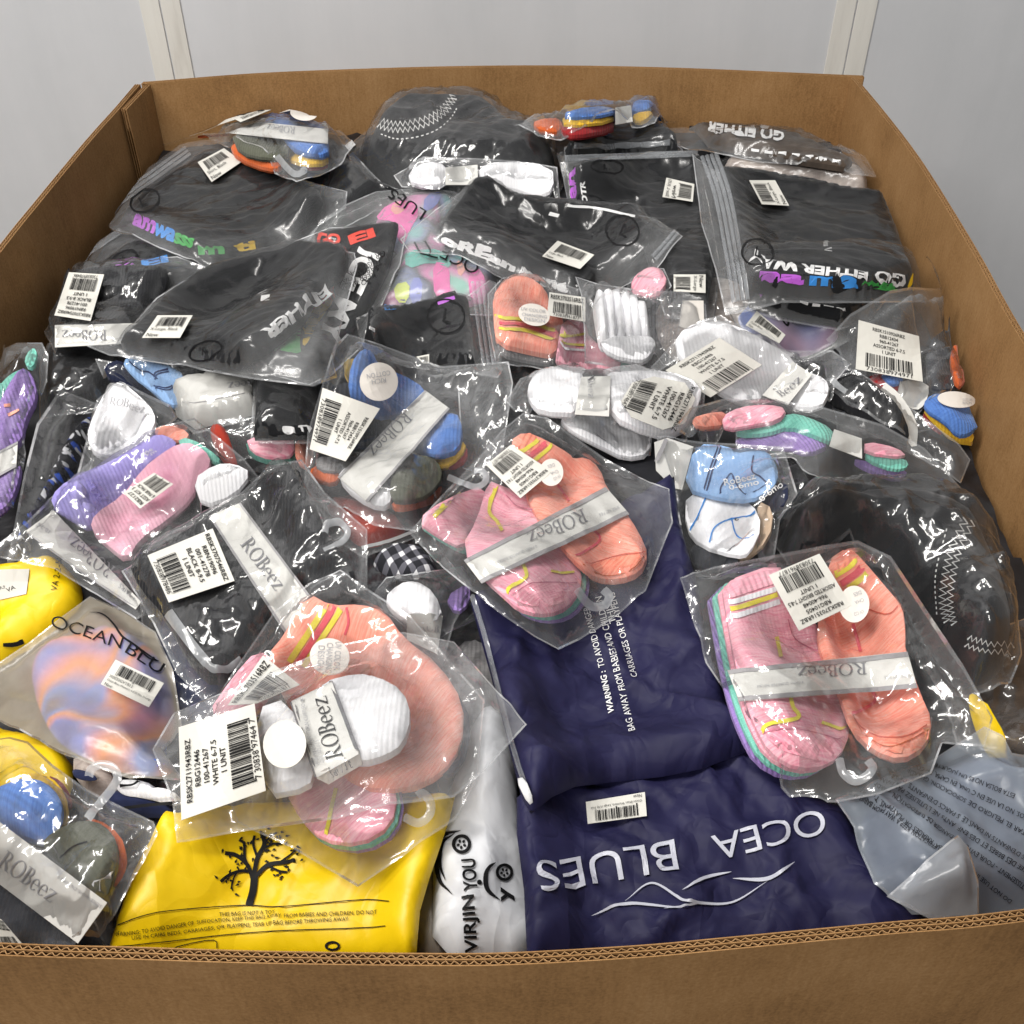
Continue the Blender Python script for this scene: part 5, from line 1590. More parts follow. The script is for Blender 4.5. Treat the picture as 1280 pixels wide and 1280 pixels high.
# cream lettered bag
it = Item('poly_bag', 'cream frosted bag with black lettering over a blurred tie-dye garment, left', 'bag', 'frosted lettered bags')
it.solid('garment', D7(150, 640, 260, 500, 450, 470, 640, 420, 850, 540, 955, 720, 1000, 1000, 915, 1140, 1005, 1285, 720, 1280, 480, 1190, 300, 1090, 190, 880), 0.022, 'tiedye_soft', r=0.05, amp=0.006, scale=0.06)
it.film(D7(-80, 680, 0, 640, 160, 535, 330, 400, 500, 278, 700, 365, 865, 478, 966, 700, 1010, 1000, 910, 1145, 1020, 1295, 720, 1290, 380, 1168, 50, 998, -80, 930), 'cream_film', gap=0.006, amp=0.004, scale=0.07, aniso=2.2, cang=-0.7, edge=0.025)
it.text('OCEAN', D7(285, 468, 690, 600), 15, 'ink_black', 0.0, 0.0016, it.bag, fine=0.01)
it.text('BLU', D7(712, 620, 910, 745), 15, 'ink_black', 0.0, 0.0016, it.bag, fine=0.01)
it.stroke('swoosh', D7(510, 390, 590, 402, 650, 460, 700, 530, 780, 585, 880, 655, 912, 668), 2.6, 'ink_black', 0.0016, it.bag, taper=True)
it.stroke('swoosh', D7(740, 560, 800, 605, 850, 650, 912, 672), 2.0, 'ink_black', 0.0017, it.bag, taper=True)
it.label(D7(660, 660, 937, 795, 850, 932, 575, 800), ["X003SGV1B12", "Ocean Blues Women's, 4 (US) Size, X-Large", 'New'], 0.42, small=True, first='code')
it.done()

# lilac and pink bow socks
it = Item('sock_pack', 'lilac and pink baby socks with satin bow and upside-down white card, left', 'socks', GS_)
it.sock(D6(870, 495, 960, 460, 1085, 505, 1060, 560, 930, 540), 0.02, 'coral_knit', r=0.016)
it.sock(D6(1000, 560, 1080, 530, 1260, 650, 1245, 690, 1130, 620), 0.018, 'teal_knit', r=0.014)
sk = it.sock(D6(285, 920, 325, 825, 480, 735, 640, 672, 800, 572, 905, 512, 1010, 556, 995, 600, 870, 660, 810, 730, 710, 870, 630, 960, 520, 1060, 400, 990), 0.028, 'lilac_knit', r=0.02, ang=0.6, amp=0.003)
for pp in (D6(460, 880, 400, 850, 405, 790, 450, 770, 500, 820), D6(455, 880, 540, 905, 545, 945, 480, 950)): it.solid('bow', pp, 0.008, 'lilac_knit', r=0.008, on='T', parent=sk, smooth=2, step=0.004)
it.stroke('ruffle', D6(520, 780, 545, 820, 520, 840, 570, 860, 560, 885, 610, 890, 640, 910), 3, 'lilac_knit', 0.003, sk, thick=0.002)
it.text('RoBe', D6(800, 705, 885, 630), 7, 'ink_white', 0.0, 0.001, sk); it.text('0-6m', D6(820, 720, 905, 645), 6, 'ink_white', 0.0, 0.001, sk)
it.sock(D6(515, 1055, 540, 975, 700, 872, 820, 712, 920, 632, 1020, 572, 1112, 572, 1206, 645, 1190, 725, 1118, 775, 1108, 875, 955, 1010, 805, 1110, 725, 1240, 600, 1140), 0.028, 'baby_pink_knit', r=0.02, ang=0.6, amp=0.005)
it.sock(B1(685, 512, 765, 458, 835, 455, 896, 488, 835, 565, 720, 606), 0.026, 'white_knit', r=0.02)
cd = it.patch('card', B1(92, 692, 190, 620, 502, 945, 482, 972), 'card_paper', 0.004, step=0.012, raster=True)
it.stroke('border', B1(95, 697, 290, 838, 482, 970), 2.5, 'ink_border', 0.001, cd)
it.text(LOGO, B1(412, 822, 268, 712), 18, 'ink_grey', 0, 0.001, cd)
it.text('4 PAIRS', B1(490, 930, 430, 880), 6, 'ink_lightgrey', 0, 0.001, cd); it.text('18-24', B1(180, 690, 140, 665), 5, 'ink_lightgrey', 0, 0.001, cd)
it.film(B1(-20, 742, 100, 652, 200, 552, 330, 432, 560, 322, 680, 292, 850, 430, 905, 500, 720, 620, 600, 740, 480, 820, 518, 965, 480, 985, 200, 815, -20, 770), 'clear_film', amp=0.006, scale=0.05, aniso=2.2, cang=0.8)
it.label(D6(800, 940, 705, 850, 880, 735, 990, 800), ['RB2127', 'ASST KIT 3', '6 PAIR PACK'], 0.42)
it.done()

# black socks with label
it = Item('sock_pack', 'black socks with barcode sticker and lettered white band, centre left front', 'socks', GS_)
it.sock(B1(455, 805, 600, 735, 740, 645, 790, 635, 1010, 1045, 885, 1170, 760, 1240, 675, 1165, 585, 995, 500, 905), 0.034, 'black_knit', r=0.02, amp=0.006, scale=0.05, aniso=2)
it.sock(B1(850, 600, 955, 475, 1055, 458, 1092, 560, 1118, 650, 1205, 760, 1278, 870, 1205, 930, 1085, 935), 0.034, 'black_knit', r=0.022, amp=0.006, scale=0.05, aniso=2)
it.band(B1(855, 592, 1102, 922, 1012, 1054, 742, 640), B1(852, 742, 978, 908), 19, border=0.06)
it.film(B1(445, 832, 560, 732, 720, 630, 860, 550, 955, 460, 1064, 440, 1145, 555, 1290, 680, 1290, 885, 1105, 942, 1005, 1075, 885, 1205, 820, 1295, 735, 1282, 632, 1175, 552, 1005), 'crinkle_film', amp=0.007, scale=0.05, aniso=2)
it.label(B1(756, 684, 834, 870, 600, 947, 524, 780), LK, 0.36, '730838978486')
it.stroke('hanger_strip', E1(130, 285, 230, 420, 340, 560), 13, 'hook_plastic', 0.002, thick=0.001)
it.hook(E1(320, 540, 370, 585, 440, 585, 520, 545), 10)
it.hook(B1(1150, 765, 1210, 735, 1238, 700, 1210, 665, 1165, 672, 1155, 700), 8)
it.done()

# white lettered mailer and grey one
it = Item('mailer_bag', 'grey-beige mailer with a barcode standing between the yellow and white mailers', 'mailer')
gb = it.solid('bag', C2(300, 600, 420, 560, 470, 760, 470, 1040, 320, 1040), 0.02, 'grey_poly', r=0.03, amp=0.003)
it.label(C2(372, 740, 372, 590, 425, 590, 425, 740), [], 0.9, small=True, mat='label_paper')
it.done()
it = Item('mailer_bag', 'white mailer with black ring logo lettering reading upward, front centre', 'mailer')
wb = it.solid('bag', C2(400, 590, 436, 470, 490, 330, 530, 200, 590, 110, 690, 190, 700, 420, 730, 600, 770, 760, 800, 1045, 395, 1045), 0.034, 'white_poly', r=0.04, amp=0.009, scale=0.05, aniso=1.8, cang=1.3, smooth=1, fold=0.008)
it.text('VIRJIN', C2(576, 1030, 562, 822), 21, 'ink_black', 0.02, 0.0022, wb, fine=0.006)
it.text('YOU', C2(562, 805, 552, 690), 18, 'ink_black', 0.02, 0.0022, wb, fine=0.006)
def ring_logo(c, r):
    e = ellipse(c, r, r, 0, 24); e = np.vstack([e, e[:1]])
    o = it.stroke('ring_logo', e, r * 0.42, 'ink_black', 0.0016, wb, n=2)
    for k in range(5):
        a = k * 1.257 + 0.4
        it.patch('ring_logo', ellipse((c[0] + r * 0.42 * math.cos(a), c[1] + r * 0.42 * math.sin(a)), r * 0.2, r * 0.16, a, 10), 'ink_black', 0.0016, wb, step=0.004)
ring_logo(C2(503, 640)[0], 10); ring_logo(C2(656, 740)[0], 9)
it.stroke('swoosh', C2(500, 592, 440, 612, 415, 690, 425, 770, 470, 820), 6, 'ink_black', 0.0016, wb, taper=True)
it.stroke('swoosh', C2(480, 600, 436, 640, 426, 710, 445, 770), 4, 'ink_black', 0.0018, wb, taper=True)
it.stroke('swoosh', C2(625, 705, 592, 740, 595, 800, 640, 840), 6, 'ink_black', 0.0016, wb, taper=True)
it.text('y', C2(692, 845, 690, 790), 17, 'ink_black', 0.03, 0.0016, wb, fine=0.008)
it.patch('dot', ellipse(C2(567, 775)[0], 3, 3, 0, 12), 'ink_black', 0.0016, wb, step=0.004)
it.done()

# yellow mailer with tree
it = Item('mailer_bag', 'bright yellow mailer printed with a black leafy tree, front left', 'mailer', 'yellow mailers')
yb = it.solid('bag', PX(128, 1200, 138, 1162, 158, 1100, 180, 1050, 200, 1008, 300, 1000, 420, 998, 520, 992, 568, 986, 562, 1012, 534, 1095, 524, 1130, 518, 1200), 0.022, 'yellow_poly', r=0.024, amp=0.004, scale=0.05, aniso=1.8, cang=0.3, smooth=0, fold=0.008, step=0.005)
it.stroke('seal_strip', C1(440, 512, 540, 500, 640, 492), 4, 'ink_black', 0.002, yb)
P = lambda *a: C1(*a)
tr = [(P(885, 858, 900, 800, 905, 740), 9), (P(900, 770, 880, 715, 840, 680, 800, 672), 5), (P(902, 750, 915, 690, 940, 640, 930, 600), 5.5), (P(905, 760, 950, 715, 1010, 705, 1050, 700), 5), (P(890, 730, 870, 690, 868, 640, 850, 625), 3.4), (P(930, 660, 970, 640, 1000, 640), 3),
      (P(905, 740, 860, 735, 815, 750, 785, 775), 4), (P(950, 715, 990, 735, 1020, 740), 3), (P(915, 690, 900, 640, 905, 610), 3), (P(840, 742, 828, 770, 822, 800), 2.4), (P(990, 708, 1030, 680, 1050, 668), 2.4), (P(938, 640, 965, 610, 985, 600), 2.4)]
for p, wd in tr: it.stroke('tree_print', p, wd, 'ink_black', 0.0016, yb, n=5)
rg = random.Random(4); figs = []
leaf = np.array([(0, .5), (.3, .95), (1, .5), (.3, .05)], float)
for p, wd in tr[1:]:
    q = spline(p, 6)
    for k in range(7):
        c = q[rg.randrange(len(q) // 3, len(q))] + (rg.uniform(-9, 9), rg.uniform(-9, 9))
        a = rg.uniform(0, 6.28); d = np.array([math.cos(a), math.sin(a)]) * rg.uniform(4.5, 7.5)
        figs.append((leaf, [(0, 1, 2), (0, 2, 3)], tq((c, c + d), 3.6)))
it.put('leaf_print', figs, 'ink_black', 0.0016, yb)
it.text('THIS BAG IS NOT A TOY', P(780, 897, 978, 888), 5, 'ink_black', 0.0, 0.0016, yb, 'warning_print')
for t_, a, b_ in (('WARNING: TO AVOID DANGER OF', (412, 975), (690, 928)), ('SUFFOCATION, KEEP THIS BAG AWAY', (700, 926), (1000, 902)), ('FROM BABIES AND CHILDREN. DO NOT', (1010, 902), (1340, 888)),
                  ('USE IN CRIBS BEDS. CARRIAGES, OR', (470, 984), (800, 942)), ('PLAYPENS. TEAR UP BAG BEFORE THROWING AWAY.', (808, 940), (1242, 912))):
    it.text(t_, P(*a, *b_), 5.2, 'ink_black', 0.0, 0.0016, yb, 'warning_print', 0.02)
for p in (P(400, 938, 560, 884, 850, 858, 1000, 862, 1280, 838, 1383, 843), P(390, 1012, 620, 984, 900, 955, 1280, 938, 1370, 932)): it.stroke('rule', p, 1.2, 'ink_black', 0.0016, yb)
it.stroke('rule', P(610, 1015, 650, 1000, 760, 982, 772, 1015), 1.2, 'ink_black', 0.0016, yb, n=3)
e_ = ellipse(P(1182, 1004)[0], 8, 5); it.stroke('emblem', np.vstack([e_, e_[:1]]), 3, 'ink_black', 0.0016, yb, n=2)
it.done()

# navy bags
it = Item('mailer_bag', 'lower navy bag with upside-down silver lettering and swoosh, front right of centre', 'mailer', 'navy zip bags')
nb = it.solid('bag', PX(646, 985, 700, 970, 830, 955, 940, 922, 1004, 982, 1060, 1010, 1104, 1090, 1180, 1150, 1140, 1180, 1000, 1195, 800, 1205, 660, 1205, 655, 1100, 646, 1030), 0.028, 'navy_poly', r=0.03, amp=0.006, scale=0.05, aniso=2.4, cang=-0.5, smooth=0, fold=0.016, step=0.005)
it.text('BLUES', C2(1258, 622, 765, 708), 39, 'ink_silver', 0.0, 0.0024, nb, fine=0.008)
it.text('OCEA', C3(560, 512, 165, 612), 32, 'ink_silver', 0.0, 0.0024, nb, fine=0.008)
for p, wd in ((C3(65, 802, 150, 758, 240, 738), 4), (C3(245, 762, 370, 762, 465, 703), 5), (C2(965, 895, 1090, 852, 1290, 868), 4), (C2(1085, 842, 1180, 778, 1290, 838, 1360, 850, 1470, 845, 1590, 772), 3.5), (C3(0, 868, 60, 865, 130, 850), 3)):
    it.stroke('swoosh', p, wd, 'ink_silver', 0.0024, nb, taper=True, n=10)
it.label(C2(1162, 540, 952, 568, 945, 490, 1155, 455), ['Ocean Blues Womens, Large (US) Size', 'New'], 0.5, small=True, first='code')
it.done()
it = Item('mailer_bag', 'upper navy zip bag with white warning text, under the centre coral sock pack', 'mailer', 'navy zip bags')
nb = it.solid('bag', PX(588, 742, 660, 690, 760, 640, 800, 613, 844, 584, 850, 640, 872, 712, 888, 800, 908, 866, 948, 924, 880, 950, 830, 960, 720, 972, 690, 985, 664, 1006, 652, 985, 618, 850), 0.026, 'navy_poly', r=0.028, amp=0.006, scale=0.05, aniso=2.4, cang=-0.6, smooth=0, fold=0.015, step=0.005)
for t_, p_, h_, b_ in (('WARNING :', PX(768, 890, 757, 838), 8, 0.02), ('TO AVOID DANGER OF', PX(756, 833, 733, 745), 8, 0), ('BAG AWAY FROM BABIES AND CHILDREN', PX(794, 912, 752, 745), 8.5, 0), ('CARRIAGES OR PLAYPENS', PX(797, 846, 768, 740), 8, 0), ('THIS', PX(770, 778, 764, 755), 8, 0)):
    it.text(t_, p_, h_, 'ink_white', b_, 0.0016, nb, 'warning_print', 0.02)
it.stroke('zip_ridge', PX(590, 745, 607, 800, 640, 930, 662, 1000), 6, 'zip_strip', 0.003, nb, thick=0.002)
it.solid('zip_slider', C2(694, 400, 728, 394, 762, 480, 742, 496), 0.006, 'white_clip', r=0.003, on='T', smooth=1, parent=nb, step=0.004)
it.done()

# coral and pink pack, centre
it = Item('sock_pack', 'coral and pink sock pack lying across the upper navy bag, centre', 'socks', GS_)
it.sock(E2(20, 560, 100, 580, 290, 690, 270, 740, 50, 610), 0.012, 'teal_knit', r=0.010)
it.sock(E2(0, 560, 150, 445, 390, 360, 340, 570, 250, 710, 120, 645), 0.018, 'pink_knit', r=0.014, ang=0.6)
it.stroke('stripe', E2(95, 540, 160, 480, 240, 410), 5, 'lemon_knit', 0.001)
sk = it.pile(E2(240, 705, 325, 560, 385, 345, 450, 372, 605, 432, 660, 515, 770, 655, 868, 795, 888, 880, 846, 985, 765, 1048, 650, 1062, 540, 1028, 474, 965, 370, 875), ((10, 9, 'purple_knit'), (6, 5, 'teal_knit')), 0.018, 'pink_knit', r=0.018, ang=-0.5, amp=0.003)
it.stripes(sk, [(E2(430, 372, 390, 500, 430, 560, 460, 610), 4.4, 'lemon_knit'), (E2(555, 755, 590, 845, 560, 880, 500, 920, 478, 985), 4.6, 'lemon_knit'), (E2(720, 825, 780, 835, 845, 830), 3, 'lemon_knit')])
sk = it.sock(E2(495, 140, 580, 84, 700, 134, 822, 206, 838, 232, 905, 222, 978, 275, 1016, 388, 1106, 498, 1186, 618, 1238, 740, 1196, 836, 1080, 876, 960, 868, 874, 806, 755, 675, 612, 500, 555, 300), 0.028, 'coral_knit', r=0.018, ang=-0.5, amp=0.003)
it.stripes(sk, [(E2(550, 205, 655, 128), 5, 'lemon_knit'), (E2(590, 228, 690, 148), 6, 'rose_knit'), (E2(630, 240, 722, 162), 5, 'lemon_knit'), (E2(755, 365, 815, 450), 3, 'rose_knit'), (E2(925, 590, 980, 660, 850, 752), 3, 'rose_knit'), (E2(880, 800, 940, 850, 1050, 862, 1150, 830, 1215, 760), 1.4, 'orange_knit')])
it.patch('cuff', E2(510, 140, 580, 96, 690, 140, 640, 190, 560, 200), 'coral_rib', 0.0010, sk, ang=-0.5)
for pp, mt in ((E2(520, 960, 600, 900, 720, 890, 850, 900, 830, 980, 760, 1035, 650, 1050, 550, 1015), 'pink_toe'), (E2(920, 790, 1000, 770, 1120, 740, 1215, 740, 1185, 825, 1080, 862, 965, 855), 'coral_toe')): it.patch('toe', pp, mt, 0.0012, sk, smooth=1, ang=0.8)
for p_, mt in ((E2(510, 965, 600, 898, 720, 886, 860, 895), 'pink_seam'), (E2(900, 800, 1000, 766, 1120, 735, 1222, 735), 'coral_seam'), (E2(480, 420, 540, 480, 620, 500), 'pink_seam')): it.stroke('toe_seam', p_, 1.5, mt, 0.0018, sk)
it.band(E2(1138, 522, 350, 892, 256, 768, 1012, 378), E2(888, 490, 588, 622), 18, border=0.13, tiny=[('4 PAIRS QUARTER SOCKS', E2(640, 682, 430, 772), 4), ('SHOE SIZE 7-8.5', E2(1080, 478, 975, 520), 4)])
it.film(E2(-15, 605, 140, 430, 370, 190, 470, 72, 575, -12, 700, 10, 1000, 222, 1185, 322, 1330, 390, 1350, 560, 1290, 700, 1210, 910, 965, 1112, 760, 1208, 635, 1142, 470, 1030, 290, 890, 140, 770), 'clear_film', amp=0.006, scale=0.05, aniso=2, cang=-0.5)
it.label(E2(728, 296, 557, 438, 374, 260, 506, 153), LC, 0.36, '730838961877')
it.tagdisc(E2(722, 300), 15, 17, 0, ('UV CO', 'CHA', 'DES'), (E2(765, 310, 730, 330), E2(755, 285, 715, 300), E2(735, 250, 700, 262)), 4, off=0.001)
it.hook(E2(860, 930, 900, 985, 950, 1018, 1010, 1005, 1030, 960, 1000, 925), 11)
it.hook(E2(170, 325, 300, 375, 355, 365, 375, 325, 350, 295, 310, 292), 8)
it.done()

# grey-blue printed bag at right
it = Item('mailer_bag', 'yellow bag corner showing behind the blue-grey printed bag at right', 'mailer', 'yellow mailers')
it.solid('bag', C3(1090, 60, 1150, 80, 1260, 310, 1190, 330, 1120, 200), 0.03, 'yellow_poly', r=0.03, amp=0.004)
it.done()
it = Item('poly_bag', 'blue-grey frosted bag covered in upside-down warning text, lower right', 'bag')
it.solid('garment', C3(690, 520, 800, 440, 960, 380, 1180, 260, 1400, 420, 1400, 860, 1120, 900, 900, 850, 780, 760), 0.03, 'navy_cloth', r=0.05, amp=0.006, scale=0.08)
it.film(C3(630, 460, 780, 395, 960, 322, 1150, 200, 1215, 232, 1245, 292, 1400, 320, 1420, 880, 1110, 900, 900, 850, 765, 750, 690, 570), 'bluegrey_film', gap=0.005, amp=0.009, scale=0.08, aniso=2, cang=-0.7, edge=0.025)
for t_, a in (('ESTA BOLSA NO ES UN JUGUETE.', (1250, 462, 965, 345)), ('NINOS. NO LA USE EN CUNA, EN CAMA, EN COCHE', (1320, 552, 870, 338)), ('EVITAR EL PELIGRO DE SOFOCACION, GUARDE LA', (1320, 612, 845, 350)),
              ("URES D'ENFANTS NI DANS LES PARCS D'ENFANTS. CE SAC", (1320, 702, 800, 378)), ("ARTEE DES BEBES ET DES ENFANTS NE L'UTILISEZ PAS DANS", (1320, 752, 770, 390)), ('AVERTISSEMENT - POUR EVITER LE DANGER DE SUFFOCATION, GARDEZ', (1330, 820, 745, 405)),
              ('DO NOT USE IN CRIBS, BEDS, CARRIAGES OR PLAYPENS. THIS BAG', (1240, 838, 690, 425)), ('SUFFOCATION. KEEP AWAY FROM BABIES AND', (990, 655, 665, 445))):
    n = len(t_) // 2
    p = C3(*a); mid = p.mean(0)
    it.text(t_[:n].strip(), (p[0], mid + (p[0] - mid) * 0.02), 6.2, 'ink_black', 0.0, 0.0016, it.bag, 'warning_print', 0.02)
    it.text(t_[n:].strip(), (mid - (p[0] - mid) * 0.02, p[1]), 6.2, 'ink_black', 0.0, 0.0016, it.bag, 'warning_print', 0.02)
it.done()
it = Item('poly_bag', 'pale translucent folded flap standing up between navy and blue-grey bags', 'bag')
it.film(C3(800, 822, 925, 712, 1046, 612, 1080, 650, 1116, 770, 1118, 900, 960, 905), 'pale_film', gap=0.010, amp=0.006, scale=0.05, name='flap')
it.done()

# coral and pink pack, right front
it = Item('sock_pack', 'coral and pink sock pack leaning on the large stitched garment, right front', 'socks', GS_)
it.sock(E3(660, 760, 740, 835, 850, 875, 950, 815, 980, 700, 970, 690, 900, 780), 0.012, 'grey_knit', r=0.010)
sk = it.pile(E3(132, 158, 362, 74, 395, 160, 505, 296, 540, 428, 606, 578, 648, 690, 638, 805, 565, 888, 440, 902, 325, 838, 264, 725, 225, 622, 186, 470, 156, 300), ((-19, 12, 'purple_knit'), (-13, 8, 'teal_knit'), (-6, 4, 'pink_knit')), 0.018, 'pink_knit', r=0.018, ang=0.25, amp=0.003)
it.stripes(sk, [(E3(160, 238, 352, 180), 6.5, 'white_knit'), (E3(168, 265, 358, 203), 6, 'lemon_knit'), (E3(176, 294, 368, 230), 6.5, 'white_knit'), (E3(355, 370, 372, 450), 5, 'lemon_knit'), (E3(408, 598, 420, 650, 440, 695, 320, 722, 288, 775), 5, 'lemon_knit'), (E3(535, 712, 580, 728, 640, 755), 4, 'lemon_knit')])
sk = it.sock(E3(555, 70, 640, 14, 690, 56, 808, 196, 856, 250, 868, 350, 866, 430, 926, 598, 972, 700, 956, 806, 852, 868, 738, 828, 655, 745, 596, 580, 528, 440, 516, 340), 0.030, 'coral_knit', r=0.020, ang=0.25, amp=0.003)
it.stripes(sk, [(E3(585, 128, 685, 68), 7, 'lemon_knit'), (E3(612, 160, 705, 95), 8, 'rose_knit'), (E3(640, 178, 728, 115), 7, 'lemon_knit'), (E3(660, 318, 690, 430), 4, 'rose_knit'), (E3(735, 580, 745, 632, 640, 692), 4, 'rose_knit'), (E3(655, 690, 700, 770, 800, 815, 960, 750), 1.6, 'orange_knit')])
for pp, mt in ((E3(140, 172, 352, 92, 372, 150, 156, 222), 'pink_rib'), (E3(572, 78, 638, 26, 676, 62, 596, 116), 'coral_rib')): it.patch('cuff', pp, mt, 0.0016, sk, ang=0.35)
for pp, mt in ((E3(300, 770, 350, 745, 450, 745, 560, 770, 620, 800, 560, 878, 440, 892, 335, 830), 'pink_toe'), (E3(665, 720, 760, 770, 870, 770, 955, 730, 945, 800, 850, 858, 745, 820), 'coral_toe')): it.patch('toe', pp, mt, 0.0012, sk, smooth=1, ang=-0.6)
for p_, mt in ((E3(290, 778, 350, 742, 450, 742, 560, 768, 628, 800), 'pink_seam'), (E3(660, 712, 760, 768, 870, 768, 960, 724), 'coral_seam'), (E3(400, 300, 430, 380, 520, 430), 'pink_seam'), (E3(720, 260, 790, 280, 850, 255), 'coral_seam')): it.stroke('toe_seam', p_, 1.5, mt, 0.0018, sk)
it.band(E3(918, 575, 205, 628, 158, 505, 878, 430), E3(712, 472, 437, 492), 15, border=0.13, tiny=[('4 PAIRS QUARTER SOCKS', E3(462, 545, 275, 563), 3.6), ('SHOE SIZE 7-8.5', E3(890, 520, 785, 528), 3.6)])
it.film(E3(-8, 135, 125, 92, 340, 50, 560, 8, 680, -10, 810, 52, 970, 292, 1092, 474, 1205, 678, 1172, 792, 1010, 775, 968, 892, 765, 972, 600, 1004, 412, 1002, 320, 868, 190, 610, 92, 466), 'clear_film', amp=0.007, scale=0.05, aniso=1.8, cang=0.5)
it.label(E3(654, 246, 444, 347, 323, 124, 526, 38), LC, 0.36, '730838961877')
it.tagdisc(E3(665, 240), 19, 23, 0, ('UV CO', 'CHA', 'DES'), (E3(700, 262, 662, 275), E3(700, 215, 665, 228), E3(690, 185, 660, 196)), 4.5, off=0.001)
it.hook(E3(605, 860, 620, 915, 665, 948, 715, 930, 738, 895, 720, 865), 11)
it.done()

# coral pack under the white one, left front
it = Item('sock_pack', 'coral and pink socks mostly covered by the white pack, left front', 'socks', GS_)
it.pile(PX(355, 985, 400, 950, 475, 940, 498, 990, 490, 1032, 450, 1056, 402, 1050, 375, 1022), ((9, 10, 'purple_knit'), (5, 7, 'teal_knit')), 0.020, 'pink_knit', r=0.02, ang=0.4, amp=0.003)
it.stroke('stripe', PX(408, 1050, 412, 1020, 420, 985), 5, 'lemon_knit', 0.001)
it.sock(PX(258, 895, 290, 848, 322, 812, 350, 830, 330, 880, 300, 910), 0.024, 'pink_knit', r=0.018, ang=0.8)
it.sock(PX(540, 840, 585, 880, 588, 935, 560, 975, 540, 950), 0.016, 'navy_knit', r=0.014)
sk = it.sock(PX(334, 820, 356, 794, 385, 742, 414, 758, 452, 756, 482, 765, 504, 798, 550, 832, 580, 880, 578, 932, 552, 968, 505, 988, 450, 985, 400, 940, 365, 890, 345, 850), 0.03, 'coral_knit', r=0.02, ang=0.9, amp=0.003)
it.stripes(sk, [(E1(775, 545, 870, 400, 975, 240), 8, 'lemon_knit'), (E1(815, 560, 920, 400, 1012, 255), 7, 'rose_knit'), (E1(850, 570, 960, 400, 1048, 270), 7, 'lemon_knit'), (E1(1080, 260, 1090, 330, 1070, 400), 3, 'rose_knit')])
it.film(PX(255, 903, 295, 838, 345, 765, 388, 730, 425, 715, 470, 745, 510, 770, 600, 872, 592, 965, 566, 1015, 505, 1058, 446, 1098, 385, 1062, 300, 1020), 'clear_film', amp=0.006)
it.label(E1(445, 775, 635, 508, 830, 665, 600, 765), ['RBSK3703516RBZ'], 0.62, '730838961877')
it.tagdisc(E1(990, 515), 25, 23, 0.2, ('UV COLOR', 'CHANGING', 'DESIGN'), (E1(1020, 435, 1010, 585), E1(975, 440, 965, 600), E1(930, 455, 922, 585)), 8)
it.hook(C2(300, 545, 350, 565, 390, 535, 392, 490, 365, 460, 345, 470), 11)
it.done()

# white socks pack on top, left front
it = Item('sock_pack', 'white sock pack with big sideways sticker and blank round sticker, left front', 'socks', GS_)
it.sock(E1(585, 800, 780, 735, 910, 1120, 880, 1215, 640, 1260), 0.026, 'white_knit', r=0.02, amp=0.004)
it.sock(C2(-20, 90, 90, 40, 200, 44, 296, 96, 326, 190, 296, 286, 232, 328, 150, 350, 60, 330), 0.034, 'white_knit', r=0.026, amp=0.004)
it.band(E1(785, 752, 1002, 648, 1145, 1035, 922, 1160), E1(1062, 1045, 972, 722), 22, border=0, lm='ink_black')
it.stroke('border', E1(788, 755, 850, 950, 918, 1155), 5, 'ink_grey', 0.0028); it.stroke('border', E1(996, 650, 1070, 840, 1140, 1030), 5, 'ink_grey', 0.0028)
for t_, p_, h_ in (('3 PAIR TURN CUFF SOCK', E1(905, 1010, 850, 730), 5), ('SHOE SIZE 6-7.5', E1(940, 1100, 905, 960), 5), ('SOCK SIZE 6-7.5', E1(962, 1090, 930, 960), 4.5)): it.text(t_, p_, h_, 'ink_lightgrey', 0, 0.003, None, 'small_print')
it.patch('card', E1(922, 1165, 1148, 1042, 1165, 1090, 985, 1195), 'tag_paper', 0.002)
it.text('3 PAIRS', E1(1100, 1075, 985, 1135), 8, 'ink_grey', 0, 0.003, None, 'small_print')
it.film(PX(196, 932, 222, 888, 330, 843, 420, 806, 500, 790, 562, 802, 650, 902, 602, 955, 562, 990, 480, 1000, 420, 1016, 300, 1032, 226, 1046, 222, 1000), 'crinkle_film', amp=0.005, scale=0.05, aniso=2, cang=0.3)
it.label(C1(645, 555, 635, 225, 905, 140, 945, 450), LW, 0.36, '7 30838 97464 7')
it.tagdisc(C1(1012, 285), 27, 30, 0.1, mat='label_paper')
it.done()

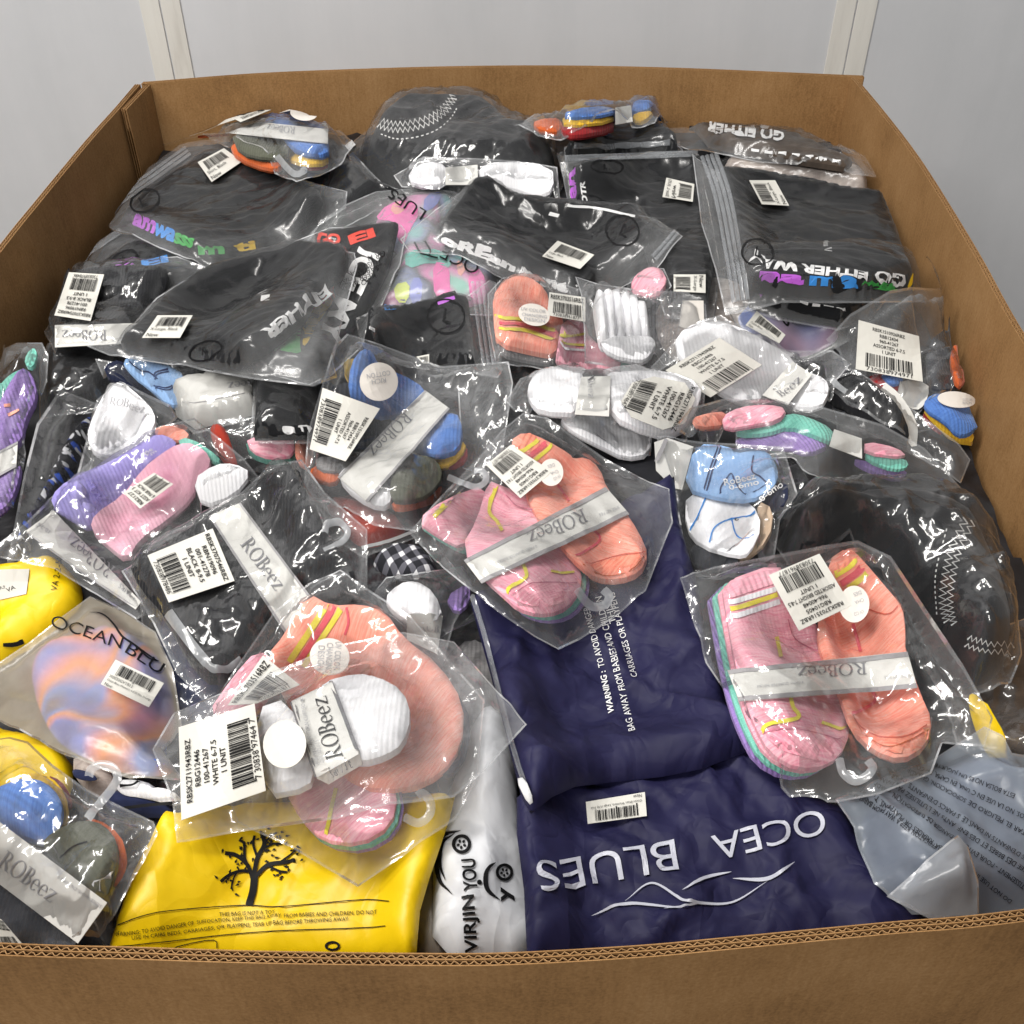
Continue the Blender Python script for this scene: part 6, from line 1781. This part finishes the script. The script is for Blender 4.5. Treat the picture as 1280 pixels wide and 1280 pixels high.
# pack in the lower left corner
it = Item('sock_pack', 'blue and olive sock pack with clear hanger hook in the lower left corner', 'socks', GS_)
it.sock(D8(265, 225, 350, 255, 405, 340, 405, 405, 360, 400), 0.014, 'red_knit', r=0.014)
it.sock(D8(55, 245, 180, 208, 295, 235, 376, 330, 390, 450, 362, 510, 300, 560, 100, 500), 0.02, 'yellow_knit', r=0.018)
it.sock(D8(470, 490, 560, 472, 690, 565, 724, 680, 706, 770, 640, 860, 600, 800), 0.016, 'orange_knit', r=0.014)
it.sock(D8(500, 500, 600, 520, 680, 640, 665, 780, 620, 900, 560, 800), 0.012, 'yellow_knit', r=0.012)
sk = it.sock(D8(-100, 340, 40, 274, 150, 240, 262, 266, 344, 348, 360, 450, 315, 545, 250, 610, 150, 580, 50, 540, -100, 470), 0.034, 'blue_knit', r=0.026, ang=1.0)
sk = it.sock(D8(232, 622, 300, 554, 420, 494, 545, 484, 646, 556, 678, 660, 658, 785, 606, 945, 520, 900, 410, 800, 330, 735), 0.034, 'olive_knit', r=0.026, ang=0.8)
it.stroke('seam', D8(345, 720, 380, 660, 430, 625, 500, 605), 2, 'ink_black', 0.001, sk)
it.patch('knit_patch', D8(510, 850, 640, 810, 660, 780, 608, 938), 'white_knit', 0.001, sk, smooth=1)
it.patch('knit_patch', D8(240, 625, 275, 600, 350, 700, 330, 730), 'grey_knit', 0.001, sk, smooth=1)
it.sock(D8(-100, 830, 0, 830, 220, 1000, 440, 1190, 380, 1215, -100, 1215), 0.02, 'charcoal_knit', r=0.02)
it.band(D8(-90, 425, 0, 478, 612, 952, 445, 1185, 0, 840, -90, 780)[[0, 2, 3, 5]], D8(-20, 740, 285, 955), 24, border=0.0, off=0.0055, lm='ink_lightgrey', tiny=[('6 PAIRS NO SHOW SOCKS', D8(325, 812, 572, 985), 4.5)])
it.film(D8(-110, 30, 60, 5, 160, 30, 300, 160, 480, 290, 640, 370, 856, 472, 880, 540, 752, 790, 652, 975, 570, 1095, 450, 1215, -110, 1220), 'crinkle_film', amp=0.007, scale=0.04)
it.label(D8(-60, 1010, 10, 1050, 130, 1190, -60, 1210), ['RBSK1510926RBZ'], 0.3)
it.hook(D8(500, 475, 570, 385, 640, 300, 672, 235, 640, 178, 570, 165, 520, 195, 508, 235), 11)
it.done()
